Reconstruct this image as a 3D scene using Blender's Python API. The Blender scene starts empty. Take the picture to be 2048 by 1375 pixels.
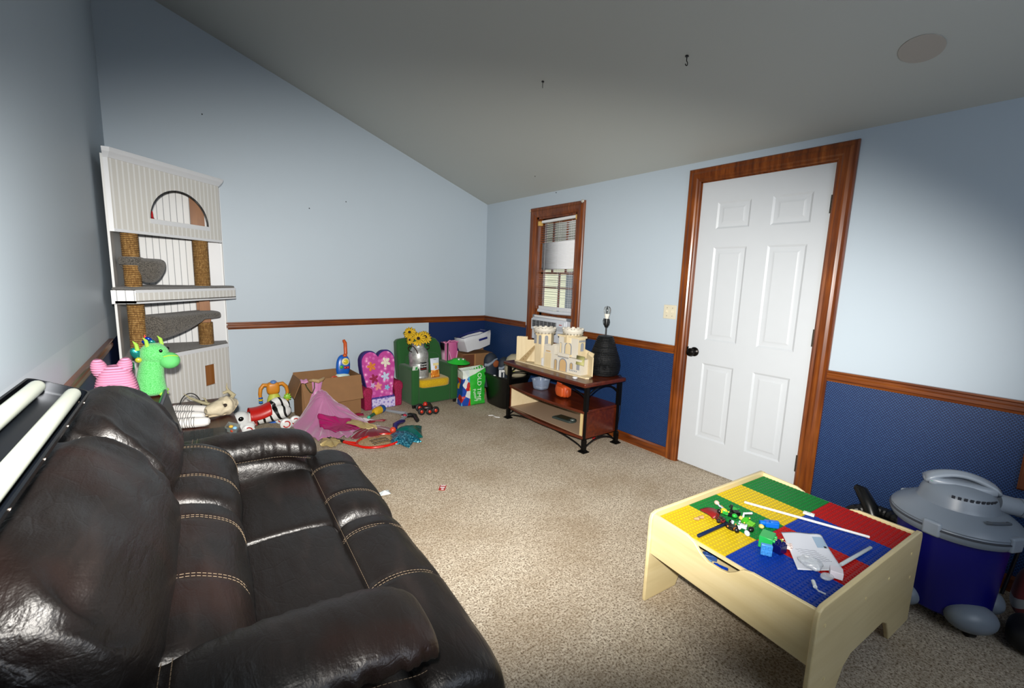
import bpy, bmesh, math, random
from math import sin, cos, pi, radians as RAD
from mathutils import Vector, Matrix, noise, Euler
random.seed(7)
SC = bpy.context.scene
COL = SC.collection
V = Vector

# ---------------------------------------------------------------- materials
def lin(h):
    h = h.lstrip('#')
    c = [int(h[i:i+2], 16)/255 for i in (0, 2, 4)]
    return tuple(((x/12.92) if x <= .04045 else ((x+.055)/1.055)**2.4) for x in c) + (1,)
class NT:
    """tiny node builder"""
    def __init__(s, name):
        s.m = bpy.data.materials.new(name); s.m.use_nodes = True
        s.t = s.m.node_tree; s.b = s.t.nodes['Principled BSDF']; s.L = s.t.links
    def n(s, typ, ins=None, **kw):
        nd = s.t.nodes.new(typ)
        for k, v in kw.items(): setattr(nd, k, v)
        for k, v in (ins or {}).items():
            if isinstance(v, bpy.types.NodeSocket): s.L.new(v, nd.inputs[k])
            else: nd.inputs[k].default_value = v
        return nd
    def coord(s, which='Object', scale=(1, 1, 1), rot=(0, 0, 0)):
        tc = s.n('ShaderNodeTexCoord')
        mp = s.n('ShaderNodeMapping', {'Vector': tc.outputs[which], 'Scale': scale, 'Rotation': rot})
        return mp.outputs[0]
    def noise(s, vec, scale, detail=3, rough=.5):
        return s.n('ShaderNodeTexNoise', {'Vector': vec, 'Scale': scale, 'Detail': detail, 'Roughness': rough}).outputs['Fac']
    def ramp(s, fac, stops):
        r = s.n('ShaderNodeValToRGB', {'Fac': fac}); e = r.color_ramp.elements
        while len(e) < len(stops): e.new(.5)
        for i, (p, c) in enumerate(stops):
            e[i].position = p; e[i].color = lin(c) if isinstance(c, str) else (c, c, c, 1)
        return r.outputs[0]
    def mix(s, fac, a, b, mode='MIX'):
        m = s.n('ShaderNodeMix', data_type='RGBA', blend_type=mode)
        for k, v in ((0, fac), (6, a), (7, b)):
            if isinstance(v, bpy.types.NodeSocket): s.L.new(v, m.inputs[k])
            else: m.inputs[k].default_value = v if k == 0 else (lin(v) if isinstance(v, str) else v)
        return m.outputs[2]
    def math(s, op, a, b=0.0, c=None):
        m = s.n('ShaderNodeMath', operation=op)
        for k, v in ((0, a), (1, b)) + (((2, c),) if c is not None else ()):
            if isinstance(v, bpy.types.NodeSocket): s.L.new(v, m.inputs[k])
            else: m.inputs[k].default_value = v
        return m.outputs[0]
    def color(s, c):
        if isinstance(c, str): s.b.inputs['Base Color'].default_value = lin(c)
        else: s.L.new(c, s.b.inputs['Base Color'])
    def bump(s, h, strength=.3, dist=.01):
        b = s.n('ShaderNodeBump', {'Height': h, 'Strength': strength, 'Distance': dist})
        s.L.new(b.outputs[0], s.b.inputs['Normal'])
    def set(s, **kw):
        for k, v in kw.items():
            s.b.inputs[k.replace('_', ' ')].default_value = v
MATS = {}
def M(c, rough=.5, metal=0, var=.0, bump=0, bs=60, name=None, spec=.5, **kw):
    """plain procedural material: colour with a slight noise variation and grain"""
    key = (c, rough, metal, var, bump, bs, spec, tuple(sorted(kw.items())))
    if key in MATS: return MATS[key]
    t = NT(name or 'm_' + c.strip('#'))
    co = t.coord()
    if var:
        t.color(t.mix(t.math('MULTIPLY', t.noise(co, 12, 4), var), c, '#101010'))
    else: t.color(c)
    t.set(Roughness=rough, Metallic=metal)
    t.b.inputs['Specular IOR Level'].default_value = spec
    for k, v in kw.items(): t.b.inputs[k.replace('_', ' ')].default_value = v
    if bump: t.bump(t.noise(co, bs, 3), bump, .004)
    MATS[key] = t.m
    return t.m

def mat_wood(name, c1, c2, c3, axis=2, rough=.35, scale=6):
    t = NT(name)
    sc = [scale*4]*3; sc[axis] = scale*.25
    co = t.coord(scale=sc)
    n1 = t.noise(co, 1.6, 5, .6)
    n2 = t.noise(t.coord(scale=[scale*.8]*3), 1, 2)
    col = t.mix(n2, t.ramp(n1, [(.3, c1), (.52, c2), (.75, c3)]), c1)
    t.color(col); t.set(Roughness=rough); t.bump(n1, .12, .004)
    t.b.inputs['Coat Weight'].default_value = .12; t.b.inputs['Coat Roughness'].default_value = .25
    return t.m
TRIMC = ('#4a1f07', '#85430f', '#ad6526')
TRIM = [mat_wood('trim_wood_%d' % a, *TRIMC, axis=a, rough=.3) for a in range(3)]
CHERRY = mat_wood('cherry_wood', '#3c1306', '#60240c', '#7c3813', axis=1, rough=.28)
MAPLE = mat_wood('maple_board', '#cbb888', '#dccb9c', '#e6d8b0', axis=0, rough=.45, scale=4)
MAPLEY = mat_wood('maple_board_y', '#cbb888', '#dccb9c', '#e6d8b0', axis=1, rough=.45, scale=4)
PALEPLY = mat_wood('pale_plywood', '#dcc8a0', '#e6d5b2', '#efe2c6', axis=1, rough=.6, scale=5)
PLY = mat_wood('orange_plywood', '#7a4a1e', '#96602c', '#ab753e', axis=2, rough=.6)
BROWNT = mat_wood('brown_table_wood', '#2c1209', '#4a2416', '#6b3d26', axis=1, rough=.4)

def mat_paint(name, c, var=.06):
    t = NT(name); co = t.coord()
    t.color(t.mix(t.math('MULTIPLY', t.noise(co, 1.1, 4), var), c, '#555a5c'))
    t.set(Roughness=.62); t.bump(t.noise(co, 220, 3), .06, .002)
    return t.m
PAINT = '#b0bdc8'
def mat_wall(name, axis, far=False, left=False):
    """light blue paint above the rail, patterned navy wallpaper below it"""
    t = NT(name)
    tc = t.n('ShaderNodeTexCoord'); sp = t.n('ShaderNodeSeparateXYZ', {0: tc.outputs['Object']})
    x, y, z = sp.outputs
    h = x if axis == 'x' else y
    uv = t.n('ShaderNodeCombineXYZ', {0: h, 1: z, 2: 0.0}).outputs[0]
    bk = t.n('ShaderNodeTexBrick', {'Vector': uv, 'Color1': lin('#34588c'), 'Color2': lin('#2a4c80'), 'Mortar': lin('#071b40'),
             'Scale': 1.0, 'Mortar Size': .0024, 'Mortar Smooth': .2, 'Brick Width': .0125, 'Row Height': .0078})
    paper = bk.outputs['Color']
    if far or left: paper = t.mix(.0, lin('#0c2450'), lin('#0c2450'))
    paint = t.mix(t.math('MULTIPLY', t.noise(tc.outputs['Object'], 1.3, 4), .1), PAINT, '#6a7478')
    if left:   # patched strip above the rail
        k = t.math('MULTIPLY', t.math('LESS_THAN', z, 1.005), .35)
        paint = t.mix(k, paint, '#c8d0d6')
    low = t.math('LESS_THAN', z, .84)
    if far: low = t.math('MULTIPLY', low, t.math('GREATER_THAN', x, -.745))
    t.color(t.mix(low, paint, paper))
    t.set(Roughness=.5)
    t.b.inputs['Specular IOR Level'].default_value = .35
    t.bump(t.noise(tc.outputs['Object'], 200, 3), .05, .002)
    return t.m

def mat_carpet():
    t = NT('carpet'); co = t.coord()
    fine = t.noise(co, 120, 4, .75); mid = t.noise(co, 38, 3, .6); big = t.noise(co, 2.2, 4, .6)
    c = t.ramp(fine, [(.36, '#4e4034'), (.44, '#a89884'), (.5, '#d3c6b1'), (.62, '#eadfcc')])
    c = t.mix(t.math('MULTIPLY', t.ramp(mid, [(.42, 1.0), (.56, 0.0)]), .3), c, '#83735f')
    c = t.mix(t.math('MULTIPLY', t.ramp(big, [(.36, 1.0), (.62, 0.0)]), .42), c, '#8f785a')
    t.color(c); t.set(Roughness=.95); t.b.inputs['Specular IOR Level'].default_value = .1
    t.bump(t.mix(.4, fine, mid), .9, .012)
    return t.m
def mat_leather():
    t = NT('brown_leather'); co = t.coord()
    w = t.noise(t.coord(scale=(12, 3, 12)), 1.2, 5, .55)
    cr = t.n('ShaderNodeTexVoronoi', {'Vector': co, 'Scale': 260.0}).outputs['Distance']
    big = t.noise(co, 3.2, 3)
    c = t.mix(t.ramp(big, [(.5, 0.0), (.8, 1.0)]), '#0e0a09', '#1f0e09')
    c = t.mix(t.math('MULTIPLY', t.ramp(w, [(.55, 0.0), (.8, 1.0)]), .5), c, '#241b19')
    t.color(c)
    r = t.n('ShaderNodeMapRange', {0: w, 1: .3, 2: .7, 3: .38, 4: .5}).outputs[0]
    t.L.new(r, t.b.inputs['Roughness']); t.b.inputs['Specular IOR Level'].default_value = .5
    b1 = t.n('ShaderNodeBump', {'Height': w, 'Strength': .45, 'Distance': .02})
    ck = t.n('ShaderNodeTexVoronoi', {'Vector': t.coord(scale=(26, 11, 26)), 'Scale': 1.0, 'Randomness': 1.0}, feature='DISTANCE_TO_EDGE').outputs['Distance']
    ckr = t.ramp(ck, [(.0, 0.0), (.06, 1.0)])
    b1 = t.n('ShaderNodeBump', {'Height': ckr, 'Strength': .10, 'Distance': .004, 'Normal': b1.outputs[0]})
    b2 = t.n('ShaderNodeBump', {'Height': cr, 'Strength': .12, 'Distance': .002, 'Normal': b1.outputs[0]})
    t.L.new(b2.outputs[0], t.b.inputs['Normal'])
    return t.m
def mat_fuzzy(name, c1, c2, scale=220, bump=.7):
    t = NT(name); co = t.coord(); f = t.noise(co, scale, 3, .6)
    t.color(t.ramp(f, [(.38, c1), (.62, c2)])); t.set(Roughness=.9); t.b.inputs['Specular IOR Level'].default_value = .1
    t.b.inputs['Sheen Weight'].default_value = .3
    t.bump(f, bump, .006); return t.m
def mat_rope():
    t = NT('sisal_rope'); f = t.noise(t.coord(scale=(60, 60, 20), rot=(.0, .5, 0)), 2, 3)
    t.color(t.ramp(f, [(.35, '#6a4820'), (.5, '#8f6834'), (.66, '#b08c54')]))
    z = t.n('ShaderNodeSeparateXYZ', {0: t.coord()}).outputs[2]; d = t.math('ABSOLUTE', t.math('SUBTRACT', t.math('FRACT', t.math('DIVIDE', z, .012)), .5))
    c = t.mix(t.math('GREATER_THAN', d, .34), t.ramp(f, [(.35, '#7a5628'), (.5, '#9c7640'), (.66, '#c09a5e')]), '#4a3014'); t.color(c)
    t.set(Roughness=.85); t.bump(f, .5, .004); return t.m
def mat_film(name, c, a=.3, rough=.15):
    t = NT(name); t.color(c); t.set(Roughness=rough, Alpha=a); t.b.inputs['Coat Weight'].default_value = .6; return t.m
def mat_glass(name='clear_glass', c='#ffffff', rough=.02, alpha=None):
    t = NT(name); t.color(c); t.set(Roughness=rough)
    t.b.inputs['Transmission Weight'].default_value = 1; t.b.inputs['IOR'].default_value = 1.45
    if alpha is not None: t.b.inputs['Alpha'].default_value = alpha
    return t.m
LEATHER = mat_leather(); CARPETGREY = mat_fuzzy('grey_carpet_cover', '#3a3835', '#6f6a63', 160)
ROPE = mat_rope(); GLASS = mat_glass()
WHITE = M('#d9dadb', .4); BLACK = M('#0a0a0b', .4); CARD = M('#8d6640', .8, var=.25, bump=.1, bs=30)
STITCH = M('#5f5140', .85)

# ---------------------------------------------------------------- geometry
class B:
    """collects geometry, then links it as ONE mesh object"""
    def __init__(s): s.v = []; s.f = []; s.mi = []; s.T = Matrix.Identity(4); s.cur = 0
    def add(s, vs, fs):
        o = len(s.v); s.v += [s.T @ V(p) for p in vs]
        s.f += [tuple(i+o for i in f) for f in fs]; s.mi += [s.cur]*len(fs); return s
    def box(s, a, b, R=None):
        x0, y0, z0 = a; x1, y1, z1 = b
        vs = [V(p) for p in ((x0,y0,z0),(x1,y0,z0),(x1,y1,z0),(x0,y1,z0),(x0,y0,z1),(x1,y0,z1),(x1,y1,z1),(x0,y1,z1))]
        if R is not None: c = (V(a)+V(b))/2; vs = [c + R @ (p-c) for p in vs]
        return s.add(vs, [(3,2,1,0),(4,5,6,7),(0,1,5,4),(1,2,6,5),(2,3,7,6),(3,0,4,7)])
    def cbox(s, c, d, rot=(0,0,0)):
        c = V(c); h = V(d)/2
        return s.box(c-h, c+h, Euler(rot).to_matrix())
    def rings(s, rs, cap=True, close=False):
        n = len(rs[0]); vs = [p for r in rs for p in r]; fs = []
        m = len(rs)
        for i in range(m if close else m-1):
            j = (i+1) % m
            for k in range(n):
                k2 = (k+1) % n; fs.append((i*n+k, i*n+k2, j*n+k2, j*n+k))
        if cap and not close:
            fs.append(tuple(range(n-1, -1, -1))); fs.append(tuple((m-1)*n+k for k in range(n)))
        return s.add(vs, fs)
    def tube(s, pts, r, n=8, close=False, cap=True):
        pts = [V(p) for p in pts]; m = len(pts); rr = r if isinstance(r, (list, tuple)) else [r]*m
        rs = []; up = None
        for i, p in enumerate(pts):
            a = pts[i-1] if (i > 0 or close) else p; b = pts[(i+1) % m] if (i < m-1 or close) else p
            t = (b-a).normalized()
            if up is None: up = V((0,0,1)) if abs(t.z) < .9 else V((1,0,0))
            u = t.cross(up)
            if u.length < 1e-5: u = t.orthogonal()
            u.normalize(); w = u.cross(t); up = w
            rs.append([p + (u*cos(2*pi*k/n) + w*sin(2*pi*k/n))*rr[i] for k in range(n)])
        return s.rings(rs, cap, close)
    def cyl(s, a, b, r0, r1=None, n=20): return s.tube([a, b], [r0, r0 if r1 is None else r1], n)
    def lathe(s, prof, c=(0,0,0), n=32, sx=1, sy=1, cap=True):
        c = V(c)
        return s.rings([[c + V((r*cos(2*pi*k/n)*sx, r*sin(2*pi*k/n)*sy, z)) for k in range(n)] for r, z in prof], cap)
    def ell(s, c, r, n=20, m=12, rot=None, e=1.0):
        """(super)ellipsoid"""
        c = V(c); rx, ry, rz = r if isinstance(r, (tuple, list)) else (r,)*3
        f = lambda v: math.copysign(abs(v)**e, v)
        R = Euler(rot).to_matrix() if rot else Matrix.Identity(3)
        rs = []
        for i in range(m+1):
            a = -pi/2 + pi*i/m; a = max(min(a, pi/2-.02), -pi/2+.02)
            rs.append([c + R @ V((rx*f(cos(a))*f(cos(2*pi*k/n)), ry*f(cos(a))*f(sin(2*pi*k/n)), rz*f(sin(a)))) for k in range(n)])
        return s.rings(rs)
    def prism(s, poly, d, O=(0,0,0), U=(1,0,0), W=(0,0,1)):
        """2d outline in the plane O + U*a + W*b, pushed along U x W by d"""
        O, U, W = V(O), V(U), V(W); N = U.cross(W).normalized()*d
        a = [O+U*p[0]+W*p[1] for p in poly]; n = len(a)
        fs = [tuple(range(n-1, -1, -1)), tuple(range(n, 2*n))] + [(i, (i+1) % n, n+(i+1) % n, n+i) for i in range(n)]
        if d < 0: fs = [f[::-1] for f in fs]
        return s.add(a+[p+N for p in a], fs)
    def ringprism(s, outer, inner, d, O=(0,0,0), U=(1,0,0), W=(0,0,1)):
        """plate with a hole: outer and inner outlines with the same number of points"""
        O, U, W = V(O), V(U), V(W); N = U.cross(W).normalized()*d; n = len(outer)
        q = lambda P, k: O+U*P[0]+W*P[1]+N*k
        vs = [q(p,0) for p in outer]+[q(p,0) for p in inner]+[q(p,1) for p in outer]+[q(p,1) for p in inner]; fs = []
        for i in range(n):
            j = (i+1) % n
            fs += [(j,i,n+i,n+j),(2*n+i,2*n+j,3*n+j,3*n+i),(i,j,2*n+j,2*n+i),(n+j,n+i,3*n+i,3*n+j)]
        return s.add(vs, fs)
    def grid(s, f, nu, nv, thick=0):
        vs = [V(f(i/nu, j/nv)) for i in range(nu+1) for j in range(nv+1)]
        w = nv+1; fs = [(i*w+j, (i+1)*w+j, (i+1)*w+j+1, i*w+j+1) for i in range(nu) for j in range(nv)]
        return s.add(vs, fs)
    def sweep(s, prof, c, y0, y1, ny=40, p=6, sag=None, seams=(), fn=None, edge=1.0):
        """closed XZ outline 'prof' swept along Y with puffed, rounded ends"""
        c = V((c[0], 0, c[1])); rs = []
        for i in range(ny+1):
            a = i/ny; t = 1-2*(.5-.5*cos(pi*a)); k = max((1-abs(t)**p), 0)**(1/p); k = 1-(1-k)*edge
            y = y0+(y1-y0)*(.5-.5*cos(pi*a)); k = max(k, .06)
            for q in seams: k *= 1-.035*math.exp(-((y-q)/.009)**2)
            ring = []
            for x, z in prof:
                P = V((x, 0, z)); P = c+(P-c)*k; P.y = y
                if fn: P = fn(P, t)
                ring.append(P)
            rs.append(ring)
        return s.rings(rs)
    def obj(s, name, mat, parent=None, smooth=35, bevel=0, seg=2, sub=0, solid=0, ori=None):
        """links the mesh; its origin goes to 'ori' (default: the parent's origin)"""
        me = bpy.data.meshes.new(name)
        o = bpy.data.objects.new(name, me); COL.objects.link(o)
        off = V(ori) if ori is not None else V((0,0,0))
        me.from_pydata([p-off for p in s.v], [], s.f)
        for m in (mat if isinstance(mat, (list, tuple)) else [mat]): me.materials.append(m)
        if any(s.mi): me.polygons.foreach_set('material_index', s.mi)
        bm = bmesh.new(); bm.from_mesh(me); bmesh.ops.recalc_face_normals(bm, faces=bm.faces); bm.to_mesh(me); bm.free()
        if smooth:
            me.polygons.foreach_set('use_smooth', [True]*len(me.polygons))
            me.set_sharp_from_angle(angle=RAD(smooth))
        o.location = off
        if parent: o.parent = parent
        if solid: md = o.modifiers.new('solid', 'SOLIDIFY'); md.thickness = solid; md.offset = 0
        if bevel: md = o.modifiers.new('bevel', 'BEVEL'); md.width = bevel; md.segments = seg; md.limit_method = 'ANGLE'; md.angle_limit = RAD(40)
        if sub: md = o.modifiers.new('sub', 'SUBSURF'); md.levels = md.render_levels = sub
        return o
def thing(name, label, cat, loc=(0,0,0), rz=0, group=None, rot=None):
    o = bpy.data.objects.new(name, None); COL.objects.link(o); o.empty_display_size = .05
    o.location = loc; o.rotation_euler = rot or (0, 0, rz); o['label'] = label; o['category'] = cat
    if group: o['group'] = group
    return o
def tag(o, label, cat, group=None, kind=None):
    o['label'] = label; o['category'] = cat
    if group: o['group'] = group
    if kind: o['kind'] = kind
    return o
def struct(o, label=None):
    o['kind'] = 'structure'
    if label: o['label'] = label
    return o
def copy_tree(o, parent=None):
    c = o.copy(); COL.objects.link(c)
    if parent: c.parent = parent
    for ch in [x for x in COL.objects if x.parent == o]: copy_tree(ch, c)
    return c
def text(s, size, mat, parent, T, name='lettering', ext=.0006, align='CENTER', sx=1):
    """letters as a thin raised mesh; T places the text plane (x right, y up)"""
    cu = bpy.data.curves.new('t', 'FONT'); cu.body = s; cu.size = size; cu.align_x = align; cu.align_y = 'CENTER'; cu.extrude = ext
    to = bpy.data.objects.new('t', cu); COL.objects.link(to)
    me = bpy.data.meshes.new_from_object(to.evaluated_get(bpy.context.evaluated_depsgraph_get()))
    bpy.data.objects.remove(to); bpy.data.curves.remove(cu)
    me.transform(T @ Matrix.Diagonal((sx, 1, 1, 1))); me.materials.clear(); me.materials.append(mat)
    o = bpy.data.objects.new(name, me); COL.objects.link(o); o.parent = parent; return o
def frame(O, U, W):
    """matrix whose x is U and y is W, origin O"""
    U, W = V(U).normalized(), V(W).normalized(); N = U.cross(W)
    return Matrix(((U.x, W.x, N.x, O[0]), (U.y, W.y, N.y, O[1]), (U.z, W.z, N.z, O[2]), (0, 0, 0, 1)))
def arc(cx, cy, r, a0, a1, n, ry=None):
    return [(cx+r*cos(RAD(a0+(a1-a0)*i/n)), cy+(ry or r)*sin(RAD(a0+(a1-a0)*i/n))) for i in range(n+1)]
def nz(p, s=1.0): return noise.noise(V(p)*s)

# ---------------------------------------------------------------- camera
cd = bpy.data.cameras.new('camera'); cam = bpy.data.objects.new('camera', cd); COL.objects.link(cam)
YAW, PITCH, ROLL = .6458, -.1479, .0342
Fw = V((sin(YAW)*cos(PITCH), cos(YAW)*cos(PITCH), sin(PITCH)))
R0 = V((cos(YAW), -sin(YAW), 0)); U0 = R0.cross(Fw)
R1 = cos(ROLL)*R0+sin(ROLL)*U0; U1 = -sin(ROLL)*R0+cos(ROLL)*U0
CAM = V((-2.9408, -4.4713, 1.3297))
cam.matrix_world = Matrix(((R1.x, U1.x, -Fw.x, CAM.x), (R1.y, U1.y, -Fw.y, CAM.y), (R1.z, U1.z, -Fw.z, CAM.z), (0, 0, 0, 1)))
cd.sensor_width = 36; cd.lens = 880.8*36/2048; cd.clip_start = .02
SC.camera = cam

# ---------------------------------------------------------------- the room
W_ = 3.318; Y0 = -5.6; ZC = 2.1703; SL = .3662
def zc(x): return ZC-SL*x
DY0, DY1, DH = -2.6936, -3.4924, 2.03
WY0, WY1, WZ0, WZ1 = -.925, -1.50, .70, 1.945
b = B(); T = .12
for y0, y1, z0, z1 in ((.0, WY0, 0, ZC), (WY0, WY1, 0, WZ0), (WY0, WY1, WZ1, ZC), (WY1, DY0, 0, ZC), (DY0, DY1, DH, ZC), (DY1, Y0, 0, ZC)):
    b.box((0, y1, z0), (T, y0, z1))
struct(b.obj('wall_right', mat_wall('wall_right', 'y')))
b = B(); b.prism([(-W_-.1, -.02), (T, -.02), (T, ZC-SL*T+.1), (0, zc(0)+.1), (-W_-.1, zc(-W_-.1)+.1)], -.12, O=(0, 0, 0))
struct(b.obj('wall_far', mat_wall('wall_far', 'x', far=True)))
b = B(); b.box((-W_-.12, Y0, 0), (-W_, .0, zc(-W_)+.1))
struct(b.obj('wall_left', mat_wall('wall_left', 'y', left=True)))
b = B()                                           # near wall, with a daylight window behind the camera
for x0, x1, z0, z1 in ((-W_-.1, -2.5, 0, 3.4), (-2.5, -1.0, 0, 1.0), (-2.5, -1.0, 2.1, 3.4), (-1.0, T, 0, 3.4)):
    b.box((x0, Y0-.12, z0), (x1, Y0, z1))
struct(b.obj('wall_near', mat_paint('near_wall_paint', PAINT)))
b = B(); b.box((-W_-.12, Y0-.12, -.1), (T, .12, 0))
struct(b.obj('floor', mat_carpet()))
b = B(); b.prism([(-W_-.15, zc(-W_-.15)), (T, zc(T)), (T, zc(T)+.1), (-W_-.15, zc(-W_-.15)+.1)], 5.9, O=(0, .14, 0))
struct(b.obj('ceiling', mat_paint('ceiling_paint', '#b7bbb7', .05)))

def trimbar(b, a, c, ws, N):
    """moulded bar from a to c: ws = [(offset along N, across)] outline, extruded a->c"""
    pass
RPROF = [(0, -.062), (.010, -.062), (.012, -.050), (.018, -.046), (.018, -.030), (.013, -.024), (.013, -.014), (.022, -.008), (.022, 0), (0, 0)]
def rail(name, a, c, inward):
    a, c = V(a), V(c); b = B(); I = V(inward)
    b.rings([[p+I*(q[0])+V((0, 0, q[1])) for q in RPROF] for p in (a, c)])
    ax = 0 if abs((c-a).x) > abs((c-a).y) else 1
    return struct(b.obj(name, TRIM[ax], smooth=20))
rail('trim_1', (0, 0, .874), (0, -.80, .874), (-1, 0, 0))
rail('trim_2', (0, -1.605, .874), (0, -2.602, .874), (-1, 0, 0))
rail('trim_3', (0, -3.584, .874), (0, -5.58, .874), (-1, 0, 0))
rail('trim_4', (-2.646, 0, .874), (0, 0, .874), (0, -1, 0))
rail('trim_5', (-W_, -.80, .874), (-W_, -5.58, .874), (1, 0, 0))
def base(name, a, c, inward):
    a, c = V(a), V(c); b = B(); I = V(inward)
    b.rings([[p+I*q[0]+V((0, 0, q[1])) for q in ((0, 0), (.012, 0), (.012, .06), (.006, .075), (0, .075))] for p in (a, c)])
    return struct(b.obj(name, TRIM[0 if abs((c-a).x) > abs((c-a).y) else 1], smooth=20))
base('baseboard_right', (0, 0, 0), (0, -2.602, 0), (-1, 0, 0))
base('baseboard_right.001', (0, -3.584, 0), (0, -5.58, 0), (-1, 0, 0))
# casing: moulded frame round an opening in the right wall
CPROF = [(0, 0), (.0, .012), (.008, .018), (.02, .016), (.03, .022), (.055, .024), (.07, .018), (.085, .020), (.092, .014), (.092, 0)]
def casing(b, y0, y1, z0, z1, w=1.0, bottom=False):
    """y0 > y1; mitred moulding outside the opening"""
    pr = [(a*w, d) for a, d in CPROF]
    if bottom:
        path = [(y0, z0, 1, -1), (y0, z1, 1, 1), (y1, z1, -1, 1), (y1, z0, -1, -1)]
    else: path = [(y0, z0, 1, 0), (y0, z1, 1, 1), (y1, z1, -1, 1), (y1, z0, -1, 0)]
    b.rings([[V((-d, y+a*sy, z+a*sz)) for a, d in pr] for y, z, sy, sz in path], cap=not bottom, close=bottom)
# door
b = B(); casing(b, DY0, DY1, 0, DH)
struct(b.obj('door_1_casing', TRIM[2], smooth=20)).name = 'trim_6'
b = B()
for y0, y1, z0, z1 in ((DY0+.0, DY0-.006, 0, DH), (DY1+.006, DY1, 0, DH), (DY0, DY1, DH-.006, DH)):
    b.box((0, y1, z0), (.11, y0, z1))
struct(b.obj('door_1_jamb', TRIM[2])).name = 'trim_7'
door = bpy.data.objects.new('door_1', None); COL.objects.link(door); struct(door, 'white six panel door in a brown wooden casing'); door.location = (.0, DY1, 0)
# slab with recessed raised panels
ys = [DY0-.004, -2.821, -3.043, -3.171, -3.391, DY1+.004]; zs = [.012, .240, .781, .945, 1.586, 1.708, 1.883, DH-.006]
b = B(); XF = .006
for i in range(5):
    for j in range(7):
        ya, yb, za, zb = ys[i], ys[i+1], zs[j], zs[j+1]
        if i in (1, 3) and j in (1, 3, 5):
            st = [(0, XF), (.012, XF+.007), (.03, XF+.007), (.046, XF+.002)]
            R = [[V((x, ya-k, za+k)), V((x, yb+k, za+k)), V((x, yb+k, zb-k)), V((x, ya-k, zb-k))] for k, x in st]
            b.rings(R, cap=False); b.add(R[-1], [(0, 1, 2, 3)])
        else: b.add([(XF, ya, za), (XF, yb, za), (XF, yb, zb), (XF, ya, zb)], [(0, 1, 2, 3)])
b.box((XF+.012, ys[-1], zs[0]), (XF+.04, ys[0], zs[-1]))
b.v = [p-V((0, DY1, 0)) for p in b.v]
b.obj('slab', M('#bcc1c6', .45, var=.04), door, smooth=20)
b = B(); ky, kz = -2.757-DY1, .852
b.T = Matrix.Translation((0, ky, kz)) @ Matrix.Rotation(-pi/2, 4, 'Y')
b.lathe([(.001, .0), (.033, .0), (.033, .006), (.018, .012), (.012, .02), (.014, .03), (.026, .040), (.030, .052), (.026, .064), (.012, .071), (.001, .072)], n=28)
b.obj('knob', M('#1c1a19', .28, .85), door)
b = B(); b.box((-.002, .787, kz-.03), (.006, .797, kz+.03)); b.obj('latch_plate', M('#1c1a19', .3, .8), door)
for zz in (1.80, 1.045, .275):
    b = B()
    for k in range(5): b.cyl((-.004, .004, zz-.05+k*.02), (-.004, .004, zz-.05+k*.02+.018), .007, n=10)
    b.box((-.001, -.012, zz-.05), (.003, .012, zz+.05)); b.obj('hinge', M('#4a4238', .45, .7), door)
# window one: casing, sash, muntins, glass
win = bpy.data.objects.new('window_1', None); COL.objects.link(win); struct(win, 'narrow window in a brown casing with a crooked mini blind and an air conditioner'); win.location = (0, 0, 0)
b = B(); casing(b, WY0+.0, WY1-.0, .0+.66, WZ1, 1.02, bottom=True); b.obj('casing', TRIM[2], win, smooth=20)
b = B()
for y0, y1, z0, z1 in ((WY0, WY0-.022, WZ0, WZ1), (WY1+.022, WY1, WZ0, WZ1), (WY0, WY1, WZ1-.02, WZ1), (WY0, WY1, WZ0, WZ0+.02)): b.box((0, y1, z0), (.12, y0, z1))
b.obj('jamb', TRIM[2], win)
b = B()
for y0, y1, z0, z1 in ((WY0-.022, WY0-.055, .955, WZ1-.02), (WY1+.055, WY1+.022, .955, WZ1-.02), (WY0-.02, WY1+.02, WZ1-.06, WZ1-.02),
                       (WY0-.02, WY1+.02, .95, .992), (WY0-.02, WY1+.02, 1.385, 1.405)): b.box((.06, y1, z0), (.09, y0, z1))
for y in (-1.105, -1.30): b.box((.068, y-.012, 1.405), (.082, y+.012, WZ1-.05))
b.box((.068, -1.225, .98), (.082, -1.203, 1.40)); b.box((.068, WY1+.04, 1.24), (.082, WY0-.04, 1.256))
b.obj('sash', TRIM[2], win)
b = B(); b.box((.073, WY1+.03, .98), (.077, WY0-.03, WZ1-.04)); b.obj('pane', mat_glass('window_glass'), win)
# mini blind: slats open, a closed stretch in the middle, open again
bl = thing('window_blind', 'white crooked mini blind hanging inside the narrow brown window', 'blind', (-.0, -1.22, 0))
YB0, YB1 = -.957+1.22, -1.481+1.22
b = B(); b.box((.005, YB1-.0, 1.893), (.045, YB0-.03, 1.918), Matrix.Rotation(-.03, 3, 'X')); b.obj('headrail', WHITE, bl, bevel=.003)
for yy in (YB0+.004, YB1-.006):
    b = B(); b.cbox((.02, yy, 1.885+(0 if yy > 0 else .02)), (.045, .03, .045)); b.obj('bracket', M('#c9a35a', .5), bl, bevel=.003)
b = B(); z = 1.88; k = 0
while z > 1.045:
    closed = 1.44 < z < 1.70
    ang = RAD(68 if closed else 7) + .04*sin(k*2.1)
    w = .0125
    sag = .004*sin(k*.7)
    top = z > 1.70
    ya, yb = YB0-.015-(0 if not closed else .018), YB1+.010+(0.02 if closed else .0)
    tilt = .022 if top else (.012 if closed else 0)
    seg = []
    for q in range(5):
        t = -1+q*.5; cx, cz_ = t*w*cos(ang), -t*w*sin(ang)+.0015*(1-t*t)
        seg.append((cx, cz_))
    vs = [(.03+c[0], ya, z+c[1]-tilt+sag) for c in seg]+[(.03+c[0], yb, z+c[1]+sag) for c in seg]
    b.add(vs, [(i, i+1, i+6, i+5) for i in range(4)])
    z -= .0135 if closed else .021; k += 1
b.obj('slats', M('#d6d8dc', .45), bl, solid=.0008)
b = B()
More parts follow.
